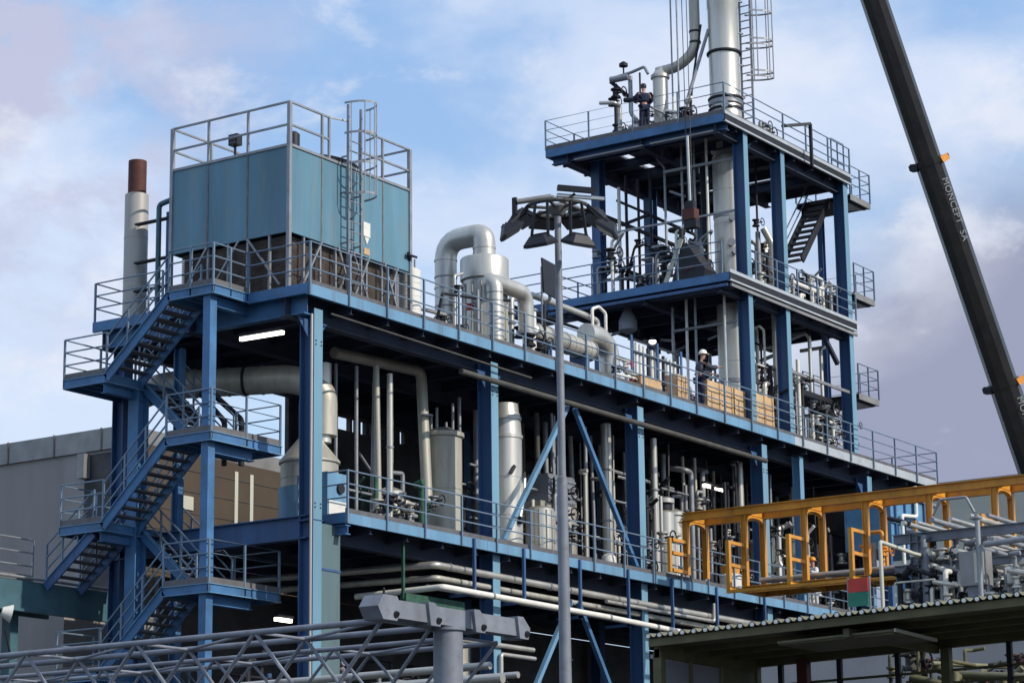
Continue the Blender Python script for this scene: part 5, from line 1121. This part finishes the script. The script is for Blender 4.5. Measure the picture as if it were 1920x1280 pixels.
def lattice(name, label, x0, x1, y0, y1, zt, zb, step, r=0.045, rd=0.032, top_single=None):
    t = thing(name, label, 'lattice girder', (x0, y0, zb))
    ch = [(x0, zt), (x1, zt), ((x0+x1)/2 if top_single else x0, zb)]
    if not top_single: ch.append((x1, zb))
    for x, z in ch: MB().tube((x, y0, z), (x, y1, z), r if z == zt else r*1.1, 12).build('chord', 'grey', t, smooth=True)
    n = int(round(abs(y1-y0)/step)); dy = (y1-y0)/n
    for i in range(n):
        a, m_, b_ = y0+dy*i, y0+dy*(i+0.5), y0+dy*(i+1)
        for x in (x0, x1):
            xb = (x0+x1)/2 if top_single else x
            MB().tube((x, a, zt), (xb, m_, zb), rd, 8).build('diagonal', 'grey', t, smooth=True)
            MB().tube((xb, m_, zb), (x, b_, zt), rd, 8).build('diagonal', 'grey', t, smooth=True)
        MB().tube((x0, a, zt), (x1, a, zt), rd*0.8, 8).build('tie', 'grey', t, smooth=True)
        MB().tube((x0, a, zt), (x1, b_, zt), rd*0.8, 8).build('tie', 'grey', t, smooth=True)
    return t
lattice('lattice_girder', 'grey tubular lattice girder nearest the viewer running to the crosshead', -15.3, -13.9, -13.85, -2.9, 6.50, 5.0, 2.7, 0.055, 0.036)
lattice('lattice_girder', 'second tubular lattice girder just behind the nearest one', -13.0, -11.9, -13.85, 3.0, 6.40, 5.0, 2.9, 0.045, 0.03)
for k, (x, z, r) in enumerate(((-11.6, 6.05, 0.07), (-11.2, 5.85, 0.09), (-10.7, 5.95, 0.06))):
    pline('bridge_pipe', ('upper', 'thick', 'rear')[k]+' pale pipe carried behind the grey lattice girders', [(x, -13.5, z), (x, -6.0, z-0.02), (x+1.2, 4.5, z-0.05)], r, 'alu')
pipework('bridge_fittings', 'bright curled fittings and small pipes behind the lattice girders', (-9.5, -5, 5),
         [([(-9.5, -3.0, 4.5), (-9.5, -3.0, 6.1), (-9.5, -4.2, 6.1), (-9.5, -4.2, 4.5)], 0.06, 'alu'), ([(-9.0, -10, 5.75), (-9.0, -2, 5.7)], 0.05, 'white'), ([(-9.0, -9, 5.45), (-9.0, -1, 5.4)], 0.08, 'galv'),
          ([(-9.5, -6.4, 4.5), (-9.5, -6.4, 5.9), (-9.5, -7.4, 5.9)], 0.09, 'alu'), ([(-9.2, -11, 6.0), (-9.2, 3, 5.95)], 0.06, 'alu_d')], [(-9.6, -5.3, 5.7, 0.09, 'galv'), (-9.6, -8.3, 5.7, 0.09, 'alu'), (-9.6, -1.9, 5.5, 0.1, 'dark')])

# ================================================================== floodlight mast
fm = thing('floodlight_mast', 'tall grey floodlight mast with ring of black floodlights', 'light mast', (-13.0, -16.0, 0))
FX, FY, FZ = -13.0, -16.0, 13.82
MB().lathe((FX, FY, 0), [(0.12, 0), (0.105, 5.5), (0.105, 5.52), (0.09, 9), (0.066, 9.02), (0.06, FZ)], 24).build('mast_pole', 'grey', fm, smooth=True)
MB().lathe((FX, FY, FZ-0.15), [(0.1, 0), (0.16, 0.08), (0.2, 0.14), (0.12, 0.2)], 24).build('mast_head', 'cap', fm, smooth=True)
rg = MB(); RR = 0.55
for k in range(24):
    a, c = 2*math.pi*k/24, 2*math.pi*(k+1)/24
    rg.tube((FX+RR*math.cos(a), FY+RR*math.sin(a), FZ-0.02), (FX+RR*math.cos(c), FY+RR*math.sin(c), FZ-0.02), 0.035, 8)
for k in range(6):
    a = math.pi*k/3+0.3; rg.tube((FX, FY, FZ-0.02), (FX+RR*math.cos(a), FY+RR*math.sin(a), FZ-0.02), 0.03, 8)
rg.build('ring_frame', 'drab', fm, smooth=True)
def flood(a, rad, z, tilt=12, w=0.235, h=0.19):
    """trapezoid housing hung from the ring, wide glass side down"""
    o_ = MB(); b0, b1 = 0.2, 0.09
    o_._add([(-b0, -w, -h/2), (b0, -w, -h/2), (b0, w, -h/2), (-b0, w, -h/2), (-b0, -w, -h/2+0.05), (b0, -w, -h/2+0.05), (b0, w, -h/2+0.05), (-b0, w, -h/2+0.05),
             (-b1, -w*0.6, h/2), (b1, -w*0.6, h/2), (b1, w*0.6, h/2), (-b1, w*0.6, h/2)],
            [(0, 3, 2, 1), (0, 1, 5, 4), (1, 2, 6, 5), (2, 3, 7, 6), (3, 0, 4, 7), (4, 5, 9, 8), (5, 6, 10, 9), (6, 7, 11, 10), (7, 4, 8, 11), (8, 9, 10, 11)])
    for i in range(4): o_.box(-0.1+i*0.06, -w*0.5, h/2, -0.09+i*0.06, w*0.5, h/2+0.025)
    hs = o_.build('floodlight', 'black', None, smooth=False); hs.parent = fm
    loc = Vector((math.cos(a)*rad, math.sin(a)*rad, z)); hs.location = loc; hs.rotation_euler = (0, R(tilt), a)
    gl = MB().box(-b0*0.85, -w*0.88, -h/2-0.012, b0*0.85, w*0.88, -h/2-0.004).build('lens', 'glass', None); gl.parent = hs
    y = MB()
    for s in (-1, 1): y.bar((math.cos(a)*RR-math.sin(a)*0.12*s, math.sin(a)*RR+math.cos(a)*0.12*s, FZ-0.02), (loc.x-math.sin(a)*0.17*s, loc.y+math.cos(a)*0.17*s, loc.z+0.05), 0.022, 0.05)
    yk = y.build('yoke', 'dark', None); yk.parent = fm
for a, rr, z, tl in ((R(182), 0.62, 13.08, 20), (R(248), 0.62, 13.08, 20), (R(134), 0.86, 13.40, 34), (R(293), 0.90, 13.40, 34),
                     (R(92), 0.72, 13.76, 22), (R(330), 0.72, 13.76, 22), (R(52), 0.75, 13.80, 16), (R(8), 0.75, 13.80, 16)):
    flood(a, rr, z, tl)
tf = MB().box(-0.34, -0.09, -0.03, 0.34, 0.09, 0.06).build('floodlight', 'black', None); tf.parent = fm; tf.location = (0.22, -0.26, FZ+0.32); tf.rotation_euler = (R(8), R(4), R(-50))
tg = MB().box(-0.42, -0.07, -0.10, 0.42, 0.07, -0.045).build('lamp_tray', 'palechan', None); tg.parent = fm; tg.location = (0.3, -0.3, FZ+0.28); tg.rotation_euler = (R(8), R(4), R(-50))
MB().bar((FX, FY, FZ), (FX+0.2, FY-0.24, FZ+0.25), 0.05, 0.05).build('lamp_bracket', 'dark', fm)
MB().tube((FX-0.42, FY+0.58, FZ+0.1), (FX-0.05, FY+0.1, FZ+0.2), 0.05, 10).tube((FX-0.05, FY+0.1, FZ+0.2), (FX+0.25, FY-0.3, FZ-0.02), 0.035, 10).build('cross_arm', 'cap', fm, smooth=True)
MB().box(FX-0.46, FY+0.58, FZ-0.2, FX-0.4, FY+0.66, FZ+0.18).build('lightning_bracket', 'dark', fm)

# ================================================================== crane boom
def lerp(a, b, t): return a+(b-a)*t
A = Vector((42.98, -4.13, 10.7)); B = Vector((33.23, -0.28, 36.64))
D = (B-A).normalized(); A0 = A-D*11.5; B0 = B+D*6
cb = thing('crane_boom', 'long dark telescopic crane boom slanting up across the sky', 'crane boom', tuple(A0))
cam_side = (Vector((-48.6, -38.9, 1.7))-(A+B)/2).normalized()
S_ = D.cross(cam_side).normalized(); U_ = S_.cross(D).normalized()   # S_ sideways, U_ towards the yard
def bsec(p, q, w, h, nm, m='boom'):
    pr_ = [(-w/2, h*0.1), (-w*0.40, h*0.42), (-w*0.16, h/2), (w*0.16, h/2), (w*0.40, h*0.42), (w/2, h*0.1), (w/2, -h*0.3), (w*0.3, -h/2), (-w*0.3, -h/2), (-w/2, -h*0.3)]
    b = MB(); n_ = len(pr_)
    vs = [P_+S_*u+U_*v_ for P_ in (p, q) for u, v_ in pr_]
    b._add(vs, [tuple(range(n_)), tuple(reversed(range(n_, 2*n_)))]+[(i, n_+i, n_+(i+1) % n_, (i+1) % n_) for i in range(n_)])
    return b.build(nm, m, cb)
c1 = Vector((35.95, -1.37, 29.4)); c2 = Vector((39.05, -2.6, 21.15))
def onb(p): return A+D*((p-A).dot(D))
c1, c2 = onb(c1), onb(c2)
bsec(A0, c2, 1.16, 1.16, 'boom_section'); bsec(c2, c1, 1.08, 1.08, 'boom_section'); bsec(c1, B0, 1.0, 1.0, 'boom_section')
for c_, w_ in ((c1, 1.14), (c2, 1.22)):
    bsec(c_-D*0.12, c_+D*0.1, w_, w_, 'collar')
    for s_, m_ in ((1, 'orange'), (-1, 'dark')):
        side = S_*s_
        if side.dot(Vector((0.557, -0.83, 0))) < 0: mm = 'dark'
        else: mm = 'orange'
        b = MB(); b.bar(c_+side*w_*0.38+U_*w_*0.34-D*0.08, c_+side*(w_*0.62)+U_*w_*0.2-D*0.02, 0.26, 0.26)
        b.build('pulley_bracket', mm, cb)
        MB().tube(c_+side*w_*0.55+U_*0.25, c_+side*w_*0.68+U_*0.22, 0.1, 12).build('sheave', 'dark', cb, smooth=True)
def text(s, origin, xd, nd, size, name, parent, m='letter'):
    cu = bpy.data.curves.new(name, 'FONT'); cu.body = s; cu.size = size; cu.extrude = 0.004; cu.align_x = 'LEFT'; cu.align_y = 'CENTER'; cu.space_character = 1.12
    cu.materials.append(M[m])
    tmp = bpy.data.objects.new(name, cu); COL.objects.link(tmp)
    dg = bpy.context.evaluated_depsgraph_get(); me = bpy.data.meshes.new_from_object(tmp.evaluated_get(dg))
    bpy.data.objects.remove(tmp)
    o = bpy.data.objects.new(name, me); COL.objects.link(o); me.materials.clear(); me.materials.append(M[m])
    x = Vector(xd).normalized(); z = Vector(nd).normalized(); y = z.cross(x).normalized(); z = x.cross(y)
    mt = Matrix.Identity(4)
    for i in range(3): mt[i][0] = x[i]; mt[i][1] = y[i]; mt[i][2] = z[i]; mt[i][3] = origin[i]
    po = Vector(parent['_o']); mt.translation = Vector(origin)-po
    o.parent = parent; o.matrix_local = mt
    return o
right = S_ if S_.dot(Vector((0.557, -0.83, 0))) > 0 else -S_
nrm = (U_*0.95+right*0.45).normalized()
text('MONCEPT  SA', c1-D*0.75+right*1.08*0.33+U_*1.08*0.465, -D, nrm, 0.36, 'lettering', cb)
text('MONCEPT', c2-D*0.6+right*1.16*0.33+U_*1.16*0.465, -D, nrm, 0.36, 'lettering', cb)

# ================================================================== neighbouring buildings
gb = thing('grey_hall', 'large plain grey rendered hall with sheet metal parapet at left', 'building', (12, 20, 0))
MB().box(10.0, 15.4, 0, 30, 45, 16.75).build('wall', 'wallgrey', gb)
MB().box(10.02, 15.3, 0, 30, 15.39, 16.7).build('gable_wall', 'wallbrown', gb)
MB().box(9.9, 15.35, 16.5, 30, 45.1, 17.2).build('parapet', 'cap', gb)
for i in range(14): MB().box(9.87, 16.4+i*2.1, 16.5, 9.9, 16.46+i*2.1, 17.22).build('parapet_seam', 'joint', gb)
MB().box(9.6, 16.9, 15.6, 9.9, 17.2, 16.4).build('overflow_spout', 'cap', gb)
MB().box(9.97, 15.42, 0, 10.0, 17.2, 16.4).build('corner_strip', 'walldark', gb)
b = MB()
b = None
for x in (15.2, 16.0): MB().box(x, 15.27, 12.2, x+0.17, 15.295, 16.4).build('window', 'cream', gb)
MB().box(12.5, 15.26, 14.8, 13.1, 15.295, 15.25).build('window', 'cream', gb)
b = MB()
for k in range(9): b.box(10.1, 15.28, 10.5+k*0.7, 29, 15.298, 10.53+k*0.7)
b.build('panel_joint', 'walldark', gb)
wb_ = thing('walkway_bridge', 'teal footbridge with grey railing meeting the stair tower at left', 'footbridge', (-4, 8.6, 0))
MB().box(-14, 7.9, 9.55, 1.4, 8.05, 10.35).build('side_beam', 'teal', wb_)
MB().box(-14, 8.05, 10.25, 1.4, 10.2, 10.35).build('deck', 'grate', wb_)
MB().box(-14, 10.2, 9.8, 1.4, 10.3, 10.35).build('side_beam', 'teal', wb_)
guard(wb_, [(-14, 8.1, 10.38), (-1.4, 8.1, 10.38)], 'galv', step=1.3, toe=True)
MB().tube((-14, 7.85, 10.42), (1.2, 7.85, 10.42), 0.04, 8).build('cable_pipe', 'galv', wb_, smooth=True)
for x in (-11, -1.5): MB().box(x-0.15, 8.6, 0, x+0.15, 8.9, 9.6).build('support', 'teal', wb_)
# darker lower part of the hall and ground-floor annex
t = thing('annex_building', 'plain dark grey annex wall under the teal footbridge', 'building', (4, 12, 0))
MB().box(2.2, 10.4, 0, 9.9, 30, 10.3).build('wall', 'wallgrey', t); MB().box(2.1, 10.35, 10.3, 9.9, 30.1, 10.55).build('roof', 'walldark', t)
t = thing('alarm_siren', 'white round siren with cable on the wall under the footbridge', 'siren', (-3, 8, 9.3))
MB().tube((-2.75, 7.8, 9.45), (-2.55, 7.65, 9.4), 0.12, 16, 0.24).build('horn', 'white', t, smooth=True)
MB().pipe([(-2.5, 7.9, 9.0), (-2.3, 7.9, 8.4), (-2.9, 7.9, 8.1)], 0.03).build('cable', 'dark', t, smooth=True)
t = thing('cream_building', 'pale cream flat-roofed building far behind the yellow frame', 'building', (55, 0, 0))
MB().box(55, -7.5, 0, 75, 10, 20.2).build('wall', 'cream', t); MB().box(54.8, -7.7, 20.2, 75, 10.2, 20.5).build('roof', 'cap', t)
for y in (3.0, -2.6): MB().box(54.95, y-0.35, 18.2, 55, y+0.35, 19.1).build('window', 'dark', t)

# ------------------------------------------------------------------ groups of repeated things
GROUPS = {'service_pipe': 'service pipes hung below the lower deck', 'process_drum': 'silver drums on the lower deck', 'tube_light': 'fluorescent tube lights under the decks',
          'lattice_girder': 'grey lattice girders of the foreground pipe bridge', 'pump_group': 'groups of pumps and pipes on the process decks', 'pipe_row': 'rows of upright pipes between the decks',
          'valve_station': 'valve stations along the roof edge', 'rising_main': 'rising pipes of the lower deck bays', 'roof_pipework': 'pipework at the tower foot on the roof',
          'platform_pipework': 'pipework on the middle tower platform', 'valve_thicket': 'pipe fittings around the grey pipe rack', 'bridge_pipe': 'pipes carried by the foreground pipe bridge',
          'small_vessel': 'small silver vessels on the lower deck', 'low_pipe': 'elbowed pipes of the ground storey', 'person': 'workers on the plant'}
for o in list(COL.objects):
    if o.parent is None and 'label' in o and 'group' not in o:
        k = o.name.split('.')[0]
        if k in GROUPS: o['group'] = GROUPS[k]

# ================================================================== world, sun, camera
SUN_EL, SUN_AZ = 33.0, Vector((0.10, -1.0, 0)).normalized()
w = bpy.data.worlds.new('World'); scn.world = w; w.use_nodes = True
nt = w.node_tree; N = nt.nodes; L = nt.links; N.clear()
out = N.new('ShaderNodeOutputWorld'); bg = N.new('ShaderNodeBackground'); bg.inputs['Strength'].default_value = 0.1
sky = N.new('ShaderNodeTexSky'); sky.sky_type = 'NISHITA'; sky.sun_disc = False
sky.sun_elevation = R(SUN_EL); sky.sun_rotation = math.atan2(SUN_AZ.x, SUN_AZ.y); sky.air_density = 1.0; sky.dust_density = 1.0; sky.ozone_density = 2.0
tc = N.new('ShaderNodeTexCoord')
def noise(scale, detail, rough, sc=(1, 1, 1), off=(0, 0, 0), dist=0.0):
    mp = N.new('ShaderNodeMapping'); mp.inputs['Scale'].default_value = sc; mp.inputs['Location'].default_value = off
    L.new(tc.outputs['Generated'], mp.inputs['Vector'])
    n = N.new('ShaderNodeTexNoise'); n.inputs['Scale'].default_value = scale; n.inputs['Detail'].default_value = detail; n.inputs['Roughness'].default_value = rough; n.inputs['Distortion'].default_value = dist
    L.new(mp.outputs['Vector'], n.inputs['Vector']); return n.outputs['Fac']
def ramp(src, p0, p1, c0, c1):
    r = N.new('ShaderNodeValToRGB'); r.color_ramp.elements[0].position = p0; r.color_ramp.elements[1].position = p1
    r.color_ramp.elements[0].color = (*c0, 1); r.color_ramp.elements[1].color = (*c1, 1); r.color_ramp.interpolation = 'EASE'
    L.new(src, r.inputs['Fac']); return r.outputs['Color']
def mix(f, a, b):
    m = N.new('ShaderNodeMixRGB')
    for k, s_ in (('Fac', f), ('Color1', a), ('Color2', b)):
        if isinstance(s_, (tuple, list)): m.inputs[k].default_value = (*s_, 1)
        elif isinstance(s_, float): m.inputs[k].default_value = s_
        else: L.new(s_, m.inputs[k])
    return m.outputs['Color']
def vdot(v):
    d = N.new('ShaderNodeVectorMath'); d.operation = 'DOT_PRODUCT'; d.inputs[1].default_value = v
    L.new(tc.outputs['Generated'], d.inputs[0]); return d.outputs['Value']
def dirv(px, py):
    x, y = (px-960)/4678.77, -(py-640)/4678.77
    return (FW+RI*x+UP*y).normalized()
yw0, pt0 = R(33.876), R(12.92)      # where the sky banks lie, as compass bearings
FW = Vector((math.cos(yw0)*math.cos(pt0), math.sin(yw0)*math.cos(pt0), math.sin(pt0))); RI = Vector((math.sin(yw0), -math.cos(yw0), 0)); UP = RI.cross(FW)
def bank(px, py, r_in, r_out):
    """soft round patch of sky around a fixed bearing"""
    return ramp(vdot(dirv(px, py)), math.cos(R(r_out)), math.cos(R(r_in)), (0, 0, 0), (1, 1, 1))
def mul(a, b):
    m = N.new('ShaderNodeMixRGB'); m.blend_type = 'MULTIPLY'; m.inputs['Fac'].default_value = 1
    L.new(a, m.inputs['Color1']); L.new(b, m.inputs['Color2']); return m.outputs['Color']
sk = mix(0.8, sky.outputs['Color'], (3.7, 5.9, 9.6))     # clear blue brightened by thin high cloud
hz = ramp(vdot((0, 0, 1)), 0.08, 0.34, (1, 1, 1), (0, 0, 0))
sk = mix(hz, sk, (5.3, 8.0, 10.4))
n_a = noise(6.0, 9, 0.5, (1, 1, 1.8), (0.3, 0.1, 0.4), 0.15)
sk = mix(ramp(n_a, 0.42, 0.60, (0, 0, 0), (0.75, 0.75, 0.75)), sk, (7.4, 8.2, 9.9))
n_b = noise(11.0, 10, 0.55, (1, 1, 1.6), (1.3, 2.1, 0.7), 0.2)
sk = mix(ramp(n_b, 0.52, 0.74, (0, 0, 0), (0.7, 0.7, 0.7)), sk, (8.6, 9.0, 10.0))
n_c = noise(13.0, 10, 0.6, (1, 1, 1.7), (4.3, 0.1, 2.7), 0.2)
sk = mix(mul(ramp(n_c, 0.42, 0.60, (0.0, 0.0, 0.0), (1, 1, 1)), bank(40, 130, 1.0, 7.0)), sk, (5.5, 5.75, 7.6))
sk = mix(mul(ramp(n_c, 0.22, 0.5, (0.7, 0.7, 0.7), (1, 1, 1)), bank(2000, 900, 5.2, 7.8)), sk, (3.4, 3.7, 5.1))
sk = mix(ramp(noise(17.0, 10, 0.6, (1, 1, 1.6), (7.1, 3.3, 1.9), 0.2), 0.54, 0.72, (0, 0, 0), (0.6, 0.6, 0.6)), sk, (8.4, 8.7, 9.6))
sk = mix(mul(ramp(n_b, 0.34, 0.60, (0, 0, 0), (0.85, 0.85, 0.85)), bank(1540, 330, 0.3, 3.0)), sk, (8.7, 9.0, 9.9))
L.new(sk, bg.inputs['Color']); L.new(bg.outputs[0], out.inputs['Surface'])

sl = bpy.data.lights.new('sun', 'SUN'); sl.energy = 3.7; sl.angle = R(0.6); sl.color = (1.0, 0.93, 0.82)
so = bpy.data.objects.new('sun', sl); COL.objects.link(so)
to_sun = Vector((SUN_AZ.x*math.cos(R(SUN_EL)), SUN_AZ.y*math.cos(R(SUN_EL)), math.sin(R(SUN_EL))))
so.rotation_euler = to_sun.to_track_quat('Z', 'Y').to_euler(); so.location = to_sun*100

cd = bpy.data.cameras.new('camera'); cam = bpy.data.objects.new('camera', cd); COL.objects.link(cam)
yw, pi_, ro = R(33.87588), R(12.9207), R(-0.71934)
fw = Vector((math.cos(yw)*math.cos(pi_), math.sin(yw)*math.cos(pi_), math.sin(pi_)))
ri = Vector((math.sin(yw), -math.cos(yw), 0)); up = ri.cross(fw)
Rv = ri*math.cos(ro)+up*math.sin(ro); Uv = -ri*math.sin(ro)+up*math.cos(ro)
mt = Matrix.Identity(4)
for i in range(3): mt[i][0] = Rv[i]; mt[i][1] = Uv[i]; mt[i][2] = -fw[i]
mt.translation = Vector((-48.5957, -38.8956, 1.7)); cam.matrix_world = mt
cd.sensor_fit = 'HORIZONTAL'; cd.sensor_width = 36; cd.lens = 36*4678.77/1920; cd.clip_start = 0.5; cd.clip_end = 5000
scn.camera = cam
scn.view_settings.view_transform = 'Standard'; scn.view_settings.look = 'None'; scn.view_settings.exposure = 0; scn.view_settings.gamma = 1
